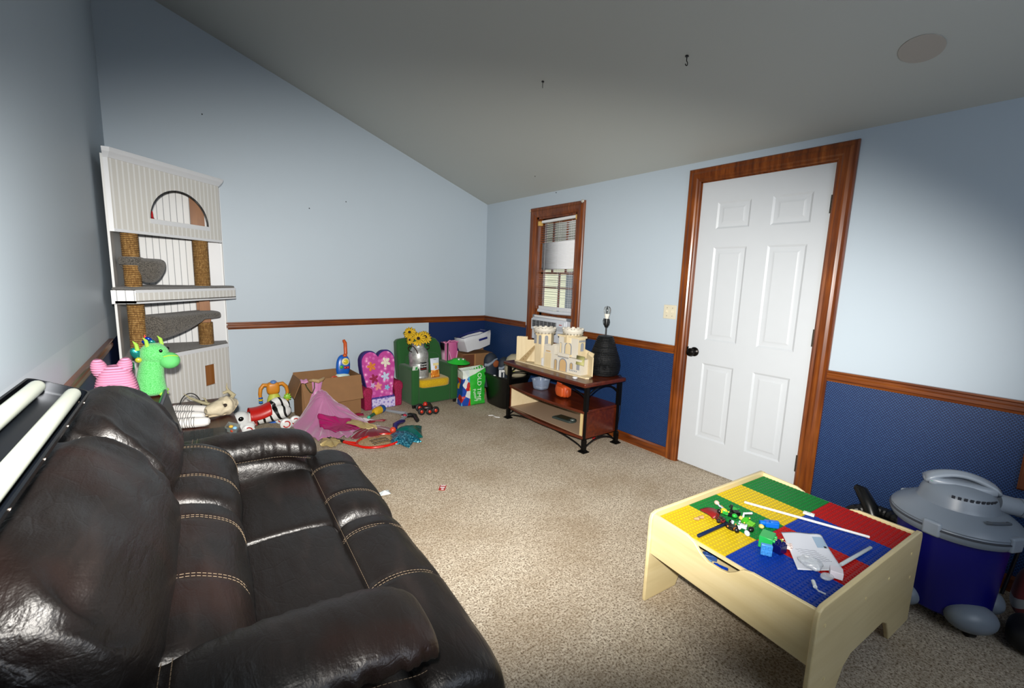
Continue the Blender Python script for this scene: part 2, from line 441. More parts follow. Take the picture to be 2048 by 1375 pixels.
for yy in (.18, -.02, -.19):
    for dx in (.018, .042): b.cyl((dx, yy, 1.03), (dx, yy, 1.89), .0009, n=5)
b.obj('ladder_cord', WHITE, bl)
b = B(); b.tube([(.03, YB0-.01, 1.012), (.03, .0, 1.004), (.03, YB1+.005, 1.012)], .018, 12); b.obj('bottom_rail', M('#cfd3da', .5), bl)
b = B()
for k in range(6): b.tube([(.03, YB0-.012, 1.028+k*.006), (.03, YB1+.006, 1.03+k*.006)], .004, 6)
b.obj('stacked_slats', M('#d0d3d8', .5), bl)
# little curtain clips at the casing corners
for yy, zz in ((-.822, 2.02), (-1.578, 2.03)):
    b = B(); b.lathe([(.001, 0), (.014, 0), (.016, .006), (.01, .016), (.001, .018)], n=14)
    o = b.obj('curtain_hook', M('#c8c4b8', .35, .4)); o.location = (-.024 if yy < -1 else -.002, yy, zz); o.rotation_euler = (0, -pi/2, 0)
    tag(o, 'small pale metal curtain hook on the %s upper corner of the window casing' % ('right' if yy < -1 else 'left'), 'hook')
# air conditioner in the lower window opening
ac = thing('air_conditioner', 'white window air conditioner behind the wooden toy castle', 'air conditioner', (0, -1.215, .72))
b = B(); b.box((-.045, -.255, .0), (.35, .255, .225)); b.obj('housing', M('#c9ced6', .45), ac, bevel=.008)
b = B(); b.box((-.062, -.25, .10), (-.04, .25, .215)); b.obj('front_panel', M('#ccd2da', .4), ac, bevel=.006)
b = B()
b.box((-.066, -.13, .13), (-.061, .225, .20)); b.obj('vent_recess', BLACK, ac)
b = B()
for k in range(6): b.box((-.071, -.13, .134+k*.012), (-.065, .225, .1375+k*.012))
for k in range(7): b.box((-.071, -.128+k*.058, .13), (-.065, -.124+k*.058, .2))
b.obj('vent_louvres', M('#8a8d92', .5), ac)
b = B(); b.box((-.066, -.21, .18), (-.06, -.175, .187)); b.obj('badge', M('#b01c1c', .4), ac)
b = B(); b.box((-.064, -.225, .12), (-.061, -.15, .165)); b.obj('control_panel', M('#aeb3bb', .4), ac)
b = B(); b.box((-.03, -.262, .226), (.02, .262, .246)); b.obj('top_rail', WHITE, ac, bevel=.003)
for s_ in (-1, 1):
    b = B(); b.box((-.034, s_*.262-.022, .222), (.0, s_*.262+.022 if s_ < 0 else s_*.262+.0, .25)); b.obj('corner_bracket', M('#6e747c', .5), ac)
# switch plate
sw = thing('light_switch', 'cream double switch plate left of the white door', 'light switch', (0, -2.531, 1.12))
b = B(); b.box((-.006, -.053, -.052), (0, .053, .052)); b.obj('cover_plate', M('#c9c3ae', .4), sw, bevel=.002)
for yy in (-.023, .023):
    b = B(); b.box((-.016, yy-.004, -.006), (-.006, yy+.004, .012), Matrix.Rotation(.3, 3, 'Y')); b.obj('toggle', M('#d8d2bc', .4), sw)
for yy in (-.023, .023):
    for zz in (-.03, .03): b = B(); b.cyl((-.0075, yy, zz), (-.005, yy, zz), .003, n=8); b.obj('screw', M('#8f8a7c', .4, .5), sw)
# second window casing at the right edge of the picture (mostly out of frame)
w2 = bpy.data.objects.new('window_2', None); COL.objects.link(w2); struct(w2, 'brown wooden window casing at the right edge of the wall')
b = B(); casing(b, -4.445, -5.2, .572, 2.0, 1.0, bottom=True); b.obj('casing', TRIM[2], w2, smooth=20)
b = B(); b.box((-.012, -5.2, .572), (-.001, -4.445, 2.0)); b.obj('roller_shade', M('#8c8f8a', .7), w2)
# ceiling things
def cpt(x, y, d=0): return V((x, y, zc(x)-d))
for x, y, l, lab, g in ((-1.044, -2.183, .05, 'small black ceiling nail hanging above the far wall side of the room', 'left'), (-.817, -3.04, .06, 'black ceiling hook nearest the white door', 'right')):
    b = B(); p = cpt(x, y)
    if g == 'right': b.tube([p, p-V((0, 0, .022))] + [p+V((.010*sin(a)-.0, .0, -.034-.011*cos(a)+.0)) for a in [pi-.2, 2.2, 1.4, .5, -.4, -1.2]], .0024, 7)
    else: b.tube([p+V((0, 0, .002)), p-V((.002, 0, .02)), p-V((.004, .003, l*.8))], .0018, 7)
    b.lathe([(.001, -.004), (.009, -.003), (.009, .002), (.001, .003)], p, n=12)
    tag(b.obj('ceiling_hook', BLACK, ori=p), lab, 'hook')
b = B(); p = V((-.424, -3.876, zc(-.424))); t = V((1, 0, -SL)).normalized()
b.prism([(q[0]*.075, q[1]*.075) for q in arc(0, 0, 1, 0, 350, 35)], -.003, O=p, U=t, W=(0, 1, 0))
struct(b.obj('ceiling_patch', M('#aba59d', .7), ori=p), 'round beige cover plate on the ceiling').name = 'trim_8'
for n_, (x, y, z) in enumerate(((-.262, -1.181, None), (.0, -1.19, 2.155), (-1.95, -.002, 1.9), (-1.62, -.002, 2.0), (-2.72, 0, 2.53))):
    b = B(); p = V((x, y, z if z else zc(x))); b.ell(p, .005, 8, 6)
    tag(b.obj('nail', BLACK, ori=p), ['nail head in the ceiling near the narrow window', 'nail head where the ceiling meets the wall above the narrow window', 'nail head in the far wall, lower of two left of the middle',
        'nail head in the far wall, upper one left of the middle', 'nail head high on the far wall above the cat tower'][n_], 'nail')
# ---------------------------------------------------------------- the sofa
def smooth_closed(p, k=4):
    """Catmull-Rom through a closed outline"""
    n = len(p); out = []
    for i in range(n):
        a, b_, c, d = (V(p[(i+j-1) % n]+(0,)) for j in range(4))
        for q in range(k):
            t = q/k
            v = .5*((2*b_)+(c-a)*t+(2*a-5*b_+4*c-d)*t*t+(3*b_-a-3*c+d)*t**3); out.append((v.x, v.y))
    return out
sofa = thing('sofa', 'dark brown leather reclining loveseat with pale double stitching', 'sofa', (-2.82, -3.03, 0), RAD(-3))
def wrk(P, amp=.006, s=9, st=(1, .35, 1)):
    return amp*noise.noise(V((P.x*s*st[0], P.y*s*st[1], P.z*s*st[2])))+amp*.5*noise.noise(V((P.x*s*2.3, P.y*s, P.z*s*2.3+5)))
def stitch(path, parent, off=.0018, name='stitching', dash=.0075, gap=.003, r=.0008, rows=(-.0055, .0055), axis=(0, 1, 0)):
    """dashed thread rows along a path of (point, normal)"""
    b = B(); ax = V(axis)
    for w in rows:
        acc = 0; on = True; start = None; pts = [p+n*off+ax*w for p, n in path]; cur = [pts[0]]; target = dash
        for i in range(1, len(pts)):
            a, c = cur[-1] if on else last, pts[i]
            while True:
                L = (c-a).length
                if acc+L < target:
                    acc += L
                    if on: cur.append(c)
                    last = c; break
                q = a+(c-a)*((target-acc)/max(L, 1e-9))
                if on: cur.append(q); b.tube([cur[0], cur[-1]], r, 4); on = False; target = gap
                else: cur = [q]; on = True; target = dash
                last = q; a = q; acc = 0
    return b.obj(name, STITCH, parent, smooth=0)
def profpath(prof, i0, i1, y, c=None, k=1.0):
    out = []; n = len(prof); cx = sum(p[0] for p in prof)/n; cz = sum(p[1] for p in prof)/n
    for i in range(i0, i1+1):
        x, z = prof[i % n]; a = prof[(i-1) % n]; d = prof[(i+1) % n]
        N = V((d[1]-a[1], 0, -(d[0]-a[0]))).normalized()
        if N.dot(V((x-cx, 0, z-cz))) < 0: N = -N
        out.append((V((cx+(x-cx)*k, y, cz+(z-cz)*k)), N))
    return out
SPL = .075
seatP = smooth_closed([(-.14, .40), (-.10, .458), (.0, .474), (.10, .48), (.20, .477), (.25, .468), (.262, .44), (.262, .38), (.2, .34), (-.1, .34)])
rollP = smooth_closed([(.255, .455), (.285, .483), (.35, .492), (.42, .475), (.465, .44), (.488, .38), (.494, .30), (.488, .2), (.47, .10), (.42, .05), (.30, .05), (.262, .15), (.25, .30), (.25, .40)])
lumbP = smooth_closed([(-.03, .455), (-.012, .50), (-.012, .56), (-.035, .615), (-.085, .65), (-.15, .67), (-.25, .66), (-.3, .55), (-.25, .44), (-.1, .43)])
backP = smooth_closed([(-.21, .54), (-.178, .60), (-.172, .68), (-.195, .765), (-.25, .845), (-.315, .90), (-.375, .922), (-.425, .905), (-.45, .84), (-.445, .70), (-.40, .56), (-.3, .5)])
def wfn(amp, s=9): return lambda P, t: P+V((1, 0, 1)).normalized()*wrk(P, amp, s)
for y0, y1, seams in ((-.575, SPL-.002, ()), (SPL+.002, .59, ())):
    b = B(); b.sweep(seatP, (.08, .41), y0, y1, 30, 14, fn=wfn(.003)); b.obj('seat_cushion', LEATHER, sofa, smooth=60)
for y0, y1, seams in ((-.715, SPL-.002, (-.335, -.05)), (SPL+.002, .76, (.24, .52))):
    b = B(); b.sweep(rollP, (.38, .28), y0, y1, 90, 9, seams=seams, fn=wfn(.006, 11)); b.obj('footrest', LEATHER, sofa, smooth=60)
    for q in seams: stitch(profpath(rollP, 0, 26, q, k=.975), sofa)
for y0, y1, seams in ((-.575, SPL-.003, (-.335, -.055)), (SPL+.003, .59, (.235, .51))):
    b = B(); b.sweep(lumbP, (-.15, .56), y0, y1, 80, 8, seams=seams, fn=wfn(.006, 12)); b.obj('lumbar_cushion', LEATHER, sofa, smooth=60)
    for q in seams: stitch(profpath(lumbP, -2, 22, q, k=.975), sofa)
for y0, y1, dx_ in ((-.665, SPL-.004, .024), (SPL+.004, .655, .0)):
    def fn(P, t):
        d = 1-abs(t)
        fold = .013*math.exp(-(d/.30)**2)*sin(P.z*60+P.x*85+4*nz((P.x, P.y, P.z), 6))+.004*math.exp(-(d/.5)**2)*sin(P.z*150+P.x*120+6*nz((P.x, P.y, P.z), 9))
        return P+V((.6, 0, .8))*(wrk(P, .012, 7, (1, .8, 1))+fold)
    b = B(); b.sweep([(x_+dx_*max(0, min(1, (z_-.4)*4))*(1 if x_ > -.4 else .0), z_) for x_, z_ in backP], (-.32, .72), y0, y1, 100, 4.2, fn=fn, edge=.9); b.obj('back_pillow', LEATHER, sofa, smooth=70)
# seam across the front of the seats
stitch([(V((.262, -.56+i*.02, .474)), V((0, 0, 1))) for i in range(57)], sofa, rows=(-.0,), off=.0, axis=(1, 0, 0), r=.0006)
# arms: padded rest that crests and drops at the front, panel below
def arm(yc, w, dz, side, HH=.082):
    b = B(); rs = []; n = 110
    for i in range(n+1):
        a = i/n; x = -.43+.73*(.5-.5*cos(pi*a))
        crest = .60+dz-.032*max(0, (x-.10)/.2)**2*1.2-.035*max(0, (-.02-x)/.38)**1.5
        k = max(1-abs((x+.065)/.367)**5, 0)**(1/5); k = max(k, .08)
        hw, hh = w/2*(.80+.20*k), HH*k
        zc_ = crest-HH
        ring = []
        for j in range(28):
            q = 2*pi*j/28; cy, cz = math.copysign(abs(cos(q))**.8, cos(q)), math.copysign(abs(sin(q))**.85, sin(q))
            P = V((x, yc+hw*k**.5*cy, zc_+hh*cz*(1 if cz > 0 else .9)))
            pl = (.008*sin(x*110+7*nz(P, 4))+.005*sin(x*230+9*nz(P, 7)))*max(0, 1-abs(cz+.1))*max(.25, 1-abs(x-.1)*2)
            P += V((0, 0, 1))*wrk(P, .008, 8)+V((0, side*.6, .5))*pl
            if abs(x-(-.15)) < .012: P += (V((x, yc, zc_))-P)*.03
            ring.append(P)
        rs.append(ring)
    b.rings(rs); b.obj('armrest', LEATHER, sofa, smooth=70)
    for dx in (-.158, -.142):
        pts = []
        for j in range(25):
            q = pi*(j/24); cy, cz = math.copysign(abs(cos(q))**.8, cos(q)), abs(sin(q))**.85
            cr = .60+dz-.035*max(0, (-.02-dx)/.38)**1.5
            P = V((dx, yc+w/2*cy*1.0, cr-HH+HH*cz)); P += V((0, 0, 1))*wrk(P, .008, 8)
            pts.append((P, V((0, cy, cz)).normalized()))
        stitch(pts, sofa, rows=(0,), off=.002, axis=(1, 0, 0))
    # piped seam along the lower edge of the pad
    yo = yc-side*0+(-side)*-w/2
    for s2 in (-1, 1):
        pts = []
        for i in range(53):
            x = -.38+i*.0125; cr = .60+dz-.045*max(0, (x-.10)/.2)**2*1.2-.035*max(0, (-.02-x)/.38)**1.5; q = RAD(-20 if s2*side > 0 else -35); hw_ = w/2*(1 if x < .2 else (1-((x-.2)/.1)**3*.45))
            pts.append((V((x, yc+s2*hw_*abs(cos(q))**.8, cr-HH-HH*abs(sin(q))**.85*.9)), V((0, s2, -.3)).normalized()))
        stitch(pts, sofa, rows=(0,), off=.005, axis=(0, 0, 1))
    b = B(); pr = smooth_closed([(-.40, .08), (-.40, .45), (-.2, .50+dz), (.1, .50+dz), (.25, .48), (.29, .40), (.29, .2), (.28, .06), (0, .05)], 3)
    c = (-.05, .28); b.sweep(pr, c, yc-w*.47, yc+w*.47, 16, 10, fn=wfn(.004, 7)); b.obj('arm_panel', LEATHER, sofa, smooth=60)
arm(-.628, .222, .062, 1, .052); arm(.695, .215, .028, -1, .062)
# outer shell of the back, seen at the near end
b = B(); pr = smooth_closed([(-.435, .05), (-.437, .5), (-.437, .83), (-.41, .86), (-.34, .83), (-.28, .66), (-.24, .45), (-.2, .2), (-.2, .05)], 3)
b.sweep(pr, (-.35, .45), -.74, .74, 24, 12, fn=wfn(.004, 5)); b.obj('back_shell', LEATHER, sofa, smooth=60)
stitch([(V((-.430+.20*t, -.742, .80-.55*t**1.3)), V((0, -1, 0))) for t in [i/60 for i in range(61)]], sofa, rows=(0,), off=.004, axis=(0, 0, 1))
b = B(); b.box((-.44, -.70, .03), (.42, .72, .36)); b.obj('base', M('#0c0a0a', .8), sofa, bevel=.01)
for x in (-.40, .36):
    for y in (-.66, .68):
        b = B(); b.cyl((x, y, 0), (x, y, .035), .022, .026); b.obj('foot', BLACK, sofa)

# ---------------------------------------------------------------- twin tube light fixture lying behind the sofa back
fx = thing('light_fixture', 'black twin tube fluorescent light fixture lying between sofa back and wall', 'light fixture', (-3.222, -3.49, .985), 0, rot=(0, RAD(24), 0))
b = B()
# tray: base plate with raised rims, rounded end
out = [(-.062, -.65), (.062, -.65), (.062, .60)]+[(q[0], q[1]) for q in arc(.042, .60, .02, 0, 90, 4)]+[(q[0], q[1]) for q in arc(-.042, .60, .02, 90, 180, 4)]+[(-.062, .60)]
b.prism(out, .008, O=(0, 0, 0), U=(1, 0, 0), W=(0, 1, 0)); b.obj('tray', M('#0d1118', .3, .3), fx, bevel=.001)
b = B(); inn = [(x*.93, y*.993) for x, y in out]; b.ringprism(out, inn, .034, O=(0, 0, 0), U=(1, 0, 0), W=(0, 1, 0)); b.obj('tray_rim', M('#15191f', .25, .6), fx)
for x in (-.034, .034):
    b = B(); b.tube([(x, -.63, .028)]+[(x, .56+.03*k, .028) for k in (0, .35, .6, .8, .93, 1)], [.0165, .0165, .016, .0145, .012, .008, .002], 18); b.obj('tube', M('#b4b9ae', .3), fx)
for k in range(6): b = B(); b.cyl((.0635, -.5+k*.21, .018), (.0605, -.5+k*.21, .018), .0028, n=8); b.obj('rivet', M('#7a7068', .4, .8), fx)
for x in (-.05, .05): b = B(); b.cyl((x, .585, .008), (x, .585, .010), .0022, n=8); b.obj('rivet', M('#7a7068', .4, .8), fx)

# ---------------------------------------------------------------- corner cat tower
cat = thing('cat_tower', 'tall white beadboard corner cat tower with rope posts and grey carpet ledges', 'cat tower', (-W_, 0, 0))
CT = V((W_, 0, 0))
def bead(name, groove='#8f9296', basec='#d8d9d8', axis='diag', pitch=.041, gw=.06):
    t = NT(name); tc = t.n('ShaderNodeTexCoord'); sp = t.n('ShaderNodeSeparateXYZ', {0: tc.outputs['Object']}); x, y, z = sp.outputs
    h = {'x': x, 'y': y, 'diag': t.math('MULTIPLY', t.math('ADD', x, y), .7071)}[axis]
    f = t.math('FRACT', t.math('DIVIDE', h, pitch))
    d = t.math('ABSOLUTE', t.math('SUBTRACT', f, .5))
    g2 = t.math('GREATER_THAN', d, gw)
    t.color(t.mix(g2, groove, basec)); t.set(Roughness=.5); t.bump(g2, .25, .002); return t.m
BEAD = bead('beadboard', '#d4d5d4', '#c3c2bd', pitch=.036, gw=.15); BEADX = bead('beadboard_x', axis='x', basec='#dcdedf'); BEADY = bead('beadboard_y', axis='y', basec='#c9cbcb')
PWHITE = M('#cfd2d6', .45, var=.05)
dD = V((cos(.796), sin(.796), 0)); nD = V((sin(.796), -cos(.796), 0))
LF = V((-3.244, -.782, 0))+CT; RF = LF+dD*.842
def dplate(name, mat, L, R, z0, z1, th, extra=(), hole=None):
    """vertical plate on the diagonal from L to R"""
    U = (R-L).normalized(); w = (R-L).length; b = B()
    if hole:
        n = len(hole)
        # outer outline sampled to match the hole, by angle from the hole's centre
        hc = V((sum(p[0] for p in hole)/n, sum(p[1] for p in hole)/n, 0)); outer = []
        for p in hole:
            d = V((p[0], p[1], 0))-hc; ts = []
            if d.x > 1e-9: ts.append((w-hc.x)/d.x)
            if d.x < -1e-9: ts.append(-hc.x/d.x)
            if d.y > 1e-9: ts.append((z1-z0-hc.y)/d.y)
            if d.y < -1e-9: ts.append(-hc.y/d.y)
            k = min(ts); outer.append((hc.x+d.x*k, hc.y+d.y*k))
        # snap nearest samples to the rectangle's corners
        for c in ((0, 0), (w, 0), (w, z1-z0), (0, z1-z0)):
            i = min(range(n), key=lambda i: (outer[i][0]-c[0])**2+(outer[i][1]-c[1])**2); outer[i] = c
        b.ringprism(outer, hole, -th, O=L+V((0, 0, z0)), U=U, W=(0, 0, 1))
    else: b.prism([(0, 0), (w, 0), (w, z1-z0), (0, z1-z0)], -th, O=L+V((0, 0, z0)), U=U, W=(0, 0, 1))
    return b.obj(name, mat, cat, smooth=30)
def slab(name, mat, L, R, z0, z1, inset=0, obj=True):
    """pentagonal corner plate"""
    poly = [(.052, -.016), (.052, L.y), (L.x, L.y), (R.x, R.y), (R.x, -.006)]
    b = B(); b.prism(poly[::-1], z1-z0, O=(0, 0, z0), U=(1, 0, 0), W=(0, 1, 0)); return b.obj(name, mat, cat)
# top box with an arched window
cx = .485; hw = .235
hole = [(cx+q[0]*hw, .205-.095+q[1]*.215) for q in arc(0, 0, 1, 180, 0, 24)]; hole = [(p[0], p[1]) for p in hole]+[(cx+hw-2*hw*k/20, .11) for k in range(1, 20)]
ZT0, ZT1 = 1.532, 1.985
dplate('top_box', BEAD, LF, RF, ZT0, ZT1, .012, hole=hole)
b = B(); b.prism([(cx-hw-.01, .078), (cx+hw+.01, .078), (cx+hw+.01, .108), (cx-hw-.01, .108)], .004, O=LF+V((0, 0, ZT0)), U=dD, W=(0, 0, 1)); b.obj('window_sill', PWHITE, cat)
b = B(); b.ringprism([(cx+q[0]*(hw+.004), .11+q[1]*.219) for q in arc(0, 0, 1, 180, 0, 24)], [(cx+q[0]*hw, .11+q[1]*.215) for q in arc(0, 0, 1, 180, 0, 24)], -.014, O=LF+V((0, 0, ZT0))+nD*.001, U=dD, W=(0, 0, 1))
b.f = b.f[:-4]; b.mi = b.mi[:-4]; b.obj('window_edge', M('#16181c', .7), cat)
b = B(); b.box((.052, LF.y-.0, ZT0), (LF.x, LF.y+.012, ZT1)); b.obj('side_return', PWHITE, cat); b = B(); b.box((RF.x-.012, RF.y, ZT0), (RF.x, -.002, ZT1)); b.obj('side_return', PWHITE, cat)
for i, (L_, R_) in enumerate(((LF, RF),)):
    b = B(); b.prism([(0, 0), (.842, 0), (.842, .018), (0, .018)], .004, O=LF+V((0, 0, ZT0)), U=dD, W=(0, 0, 1)); b.obj('bottom_strip', PWHITE, cat)
# crown moulding
b = B(); prof = [(0, 0), (.006, .0), (.012, .012), (.03, .03), (.036, .045), (.036, .055), (0, .055)]
pts = [(V((.052, LF.y, 0)), V((0, -1, 0))), (LF, (V((0, -1, 0))+nD).normalized()*1.08), (RF, (nD+V((1, 0, 0))).normalized()*1.08), (V((RF.x, 0, 0)), V((1, 0, 0)))]
b.rings([[p+N*o_+V((0, 0, ZT1+h-.02)) for o_, h in prof] for p, N in pts]); b.obj('crown_moulding', PWHITE, cat, smooth=20)
slab('roof', PWHITE, LF, RF, ZT1, ZT1+.012)
slab('top_floor', M('#40352a', .8), LF-nD*.016+V((0, .02, 0)), RF-nD*.016-V((.02, 0, 0)), ZT0+.075, ZT0+.09)
# back panels against both walls, up the full height
b = B(); b.box((.0, -.014, .0), (RF.x+.018, -.002, ZT1)); b.obj('back_panel', BEADX, cat)
b = B(); b.box((.040, LF.y-.0, .0), (.052, -.014, ZT1)); b.obj('back_panel', BEADY, cat)
b = B(); b.box((RF.x-.10, -.022, .1), (RF.x-.0, -.014, ZT1)); b.obj('edge_board', PWHITE, cat)
b = B(); b.box((RF.x-.19, -.10, .7), (RF.x-.10, -.022, ZT1)); b.obj('corner_stud', PLY, cat)
# base box with a square hole
hole = []
sq = [(.60, .41), (.70, .41), (.70, .575), (.60, .575)]
for i in range(4):
    a, c = sq[i], sq[(i+1) % 4]
    for k in range(5): hole.append((a[0]+(c[0]-a[0])*k/5, a[1]+(c[1]-a[1])*k/5))
dplate('base_box', BEAD, LF, RF, 0, .70, .014, hole=hole)
dplate('hole_backing', PLY, LF-nD*.03+dD*.02, RF-nD*.03-dD*.02, .2, .6, .008)
b = B(); b.prism([(0, .69), (.842, .69), (.842, .718), (0, .718)], .006, O=LF, U=dD, W=(0, 0, 1)); b.box((.036, LF.y-.004, .60), (LF.x, LF.y+.01, .718)); b.obj('base_trim', PWHITE, cat)
b = B(); b.box((RF.x-.012, RF.y, 0), (RF.x, -.002, .70)); b.obj('side_return', PWHITE, cat)
slab('base_carpet', CARPETGREY, LF+V((0, .01, 0)), RF-V((.0, -.01, 0)), .70, .722)
# middle shelf
LS = LF+nD*.108-V((.0, 0, 0)); RS = LF+nD*.11+dD*.827
dplate('shelf_fascia', BEAD, LS, RS, 1.092, 1.175, .012)
b = B(); b.prism([(0, 1.092), (.827, 1.092), (.827, 1.102), (0, 1.102)], .003, O=LS, U=dD, W=(0, 0, 1)); b.prism([(0, 1.160), (.827, 1.160), (.827, 1.178), (0, 1.178)], .003, O=LS, U=dD, W=(0, 0, 1))
b.obj('fascia_trim', PWHITE, cat)
b = B(); b.box((.036, LS.y, 1.092), (LS.x, LS.y+.012, 1.175)); b.obj('side_return', BEADX, cat); b = B(); b.box((RS.x-.012, RS.y, 1.092), (RS.x, -.002, 1.175)); b.obj('side_return', BEADY, cat)
slab('shelf_board', M('#3c332b', .8), LS, RS, 1.094, 1.11)
b = B()
def shelf_top(u, v):
    a = V((.04, LS.y+.008, 0)).lerp(V((RS.x-.01, RS.y+.005, 0)), u); c = V((.04, -.016, 0)).lerp(V((RS.x-.01, -.02, 0)), u)
    if u < .16: a = V((.04+(LS.x-.04)*u/.16, LS.y+.008, 0))
    else: a = LS.lerp(RS, (u-.16)/.84)+V((-.006, .008, 0))
    p = a.lerp(c, v); e = min(v*9, 1)
    p.z = 1.178+.016*math.sqrt(max(0, e))*(1-.5*v)+.004*nz((p.x, p.y, 1), 12); return p
b.grid(shelf_top, 50, 30); b.obj('shelf_carpet', CARPETGREY, cat)
# rope posts
def post(x, y, z0, z1, r=.046):
    b = B(); prof = []; z = z0; k = 0
    while z < z1: prof += [(r-.004, z), (r, z+.0035), (r+.0012, z+.006), (r, z+.0085)]; z += .012
    prof.append((r-.004, z1)); b.lathe(prof, (x, y, 0), 28); return b.obj('rope_post', ROPE, cat)
PL = LF-nD*.085+dD*.165; PR = LF-nD*.10+dD*.74
post(PL.x, PL.y, .72, 1.094); post(PL.x, PL.y, 1.185, ZT0+.07)
post(PR.x, PR.y, 1.185, ZT0+.07, .052); post(PR.x, PR.y, .722, .90, .050)
b = B(); b.box((PR.x-.033, PR.y-.033, .88), (PR.x+.033, PR.y+.033, 1.094)); b.obj('bare_post', PLY, cat)
# carpeted perches: a scoop on the left post, a hammock ledge between the posts
b = B(); rs = []
c0 = PL+V((0, 0, 1.345)); dd = (dD*.9-nD*-.35).normalized()
for i in range(13):
    t = i/12; c = c0+dD*(.185*t)+nD*.02*sin(pi*t); w = .085*(1-.25*t)*(1 if t < 1 else .0)+.012; hh = .03+.085*sin(pi*min(t*1.05+.05, 1)*.85)
    if i == 12: w, hh = .01, .01
    rs.append([c+V((0, 0, -.0))+nD*(w*math.copysign(abs(cos(2*pi*k/20))**.7, cos(2*pi*k/20)))+V((0, 0, (hh*sin(2*pi*k/20) if sin(2*pi*k/20) < 0 else .03*sin(2*pi*k/20))*1.15)) for k in range(20)])
b.rings(rs); b.obj('perch', CARPETGREY, cat, smooth=60)
b = B(); b.lathe([(.048, 1.33), (.064, 1.335), (.067, 1.36), (.064, 1.38), (.048, 1.385)], PL, 28); b.obj('perch_collar', CARPETGREY, cat)
b = B(); rs = []
for i in range(29):
    t = i/28; c = (PL+dD*.02).lerp(PR+dD*.055, t)+nD*.0
    top = .995-.0*t; th = .062+.115*max(0, cos(pi/2*min(t/.68, 1)))**.75
    w = .135*min(1, (1-t)*14+.25)*min(1, t*14+.25)
    e = min(1, (1-t)*16+.2)
    ring = []
    for k in range(24):
        a = 2*pi*k/24; cy, cz = math.copysign(abs(cos(a))**.6, cos(a)), math.copysign(abs(sin(a))**.6, sin(a))
        ring.append(c+nD*(w*cy*.9+.01)+V((0, 0, top-th/2*1.0+th/2*cz*e*1.0)))
    rs.append(ring)
b.rings(rs); b.obj('ledge', CARPETGREY, cat, smooth=60)
# nail polish bottle standing in the arched window
p = LF-nD*.05+dD*.30+V((0, 0, ZT0+.0905))-CT
nb = thing('nail_polish_bottle', 'small red bottle standing in the arched window of the cat tower', 'bottle', p)
b = B(); b.lathe([(.001, 0), (.017, 0), (.019, .008), (.019, .022), (.012, .034), (.001, .036)], n=18); b.obj('bottle', M('#8e0f14', .15), nb)
b = B(); b.lathe([(.001, .032), (.012, .032), (.010, .07), (.007, .076), (.001, .077)], n=18); b.obj('cap', M('#b0141a', .25), nb)
# ---------------------------------------------------------------- low table with its pile, in the far left corner
tb = thing('low_table', 'low brown wooden table between the sofa end and the cat tower', 'table', (-2.985, -1.47, 0), RAD(1))
b = B(); b.box((-.27, -.68, .395), (.272, .655, .42)); b.obj('tabletop', BROWNT, tb, bevel=.003)
b = B(); b.ringprism([(-.24, -.64), (.24, -.64), (.24, .62), (-.24, .62)], [(-.22, -.62), (.22, -.62), (.22, .60), (-.22, .60)], .06, O=(0, 0, .335), U=(1, 0, 0), W=(0, 1, 0)); b.obj('apron', BROWNT, tb)
for x in (-.22, .22):
    for y in (-.61, .59):
        b = B(); b.tube([(x, y, 0), (x, y, .395)], [.016, .024], 4); b.obj('leg', BROWNT, tb, smooth=0)
TZ = .421
# laptop
lp = thing('laptop', 'open dark laptop on the low table behind the far sofa arm', 'laptop', (-2.985, -1.715, TZ), RAD(-3))
b = B(); b.box((.0, -.19, 0), (.20, .145, .022)); b.obj('base', M('#101618', .35), lp, bevel=.004)
b = B()
for i in range(5):
    for j in range(12):
        b.box((.035+i*.021, -.165+j*.025, .022), (.052+i*.021, -.144+j*.025, .0245))
o = b.obj('keyboard', M('#0c1718', .5), lp); o['kind'] = 'stuff'
b = B(); b.box((.148, -.06, .022), (.192, .03, .0228)); b.obj('touchpad', M('#1b2628', .25), lp)
b = B(); b.T = Matrix.Translation((.0, 0, .02)) @ Matrix.Rotation(RAD(-13), 4, 'Y'); b.box((-.012, -.19, 0), (0, .145, .255)); b.obj('lid', M('#1c1238', .3, .2), lp, bevel=.003)
b = B(); b.T = Matrix.Translation((.0, 0, .02)) @ Matrix.Rotation(RAD(-13), 4, 'Y'); b.box((0, -.175, .02), (.001, .13, .235)); b.obj('screen', M('#0c100a', .45), lp)
# three white rolls wound with dark cord
for i, (a, c, r, lab) in enumerate((((-3.02, -1.07), (-2.845, -1.185), .026, 'white roll wound with dark cord, rear one of three beside the skull'),
                               ((-3.03, -1.25), (-2.872, -1.345), .030, 'white roll wound with dark cord, middle one of three behind the laptop'),
                               ((-3.02, -1.42), (-2.85, -1.465), .030, 'white roll wound with dark cord, front one of three next to the laptop'))):
    A, C_ = V(a+(TZ+r,)), V(c+(TZ+r,)); d = (C_-A)
    t = thing('white_roll', lab, 'roll', A-V((0, 0, r-.002)), group='white rolls wound with cord')
    A -= t.location; C_ -= t.location
    b = B(); b.tube([A, A+d*.15, A+d*.6, A+d*.85, A+d*.96, C_], [r*.9, r, r, r*.9, r*.7, r*.3], 18); b.obj('roll', M('#d6d4d2', .7, bump=.3, bs=40), t)
    b = B(); u = d.normalized(); w = V((-u.y, u.x, 0)); pts = []
    for k in range(100):
        a2 = k*.5; pts.append(A+u*(.02+k*.0011*(1 if i < 2 else .8))+(w*cos(a2)+V((0, 0, 1))*sin(a2))*(r+.0012)+u*.002*sin(k*1.3))
    b.tube(pts, .0013, 5); b.obj('cord', M('#15171c', .6), t)
    if i == 0: b = B(); b.tube([A-d*.35, A], [r*.95, r*.95], 16); b.obj('end_cap', M('#5e1508', .5), t, 30)
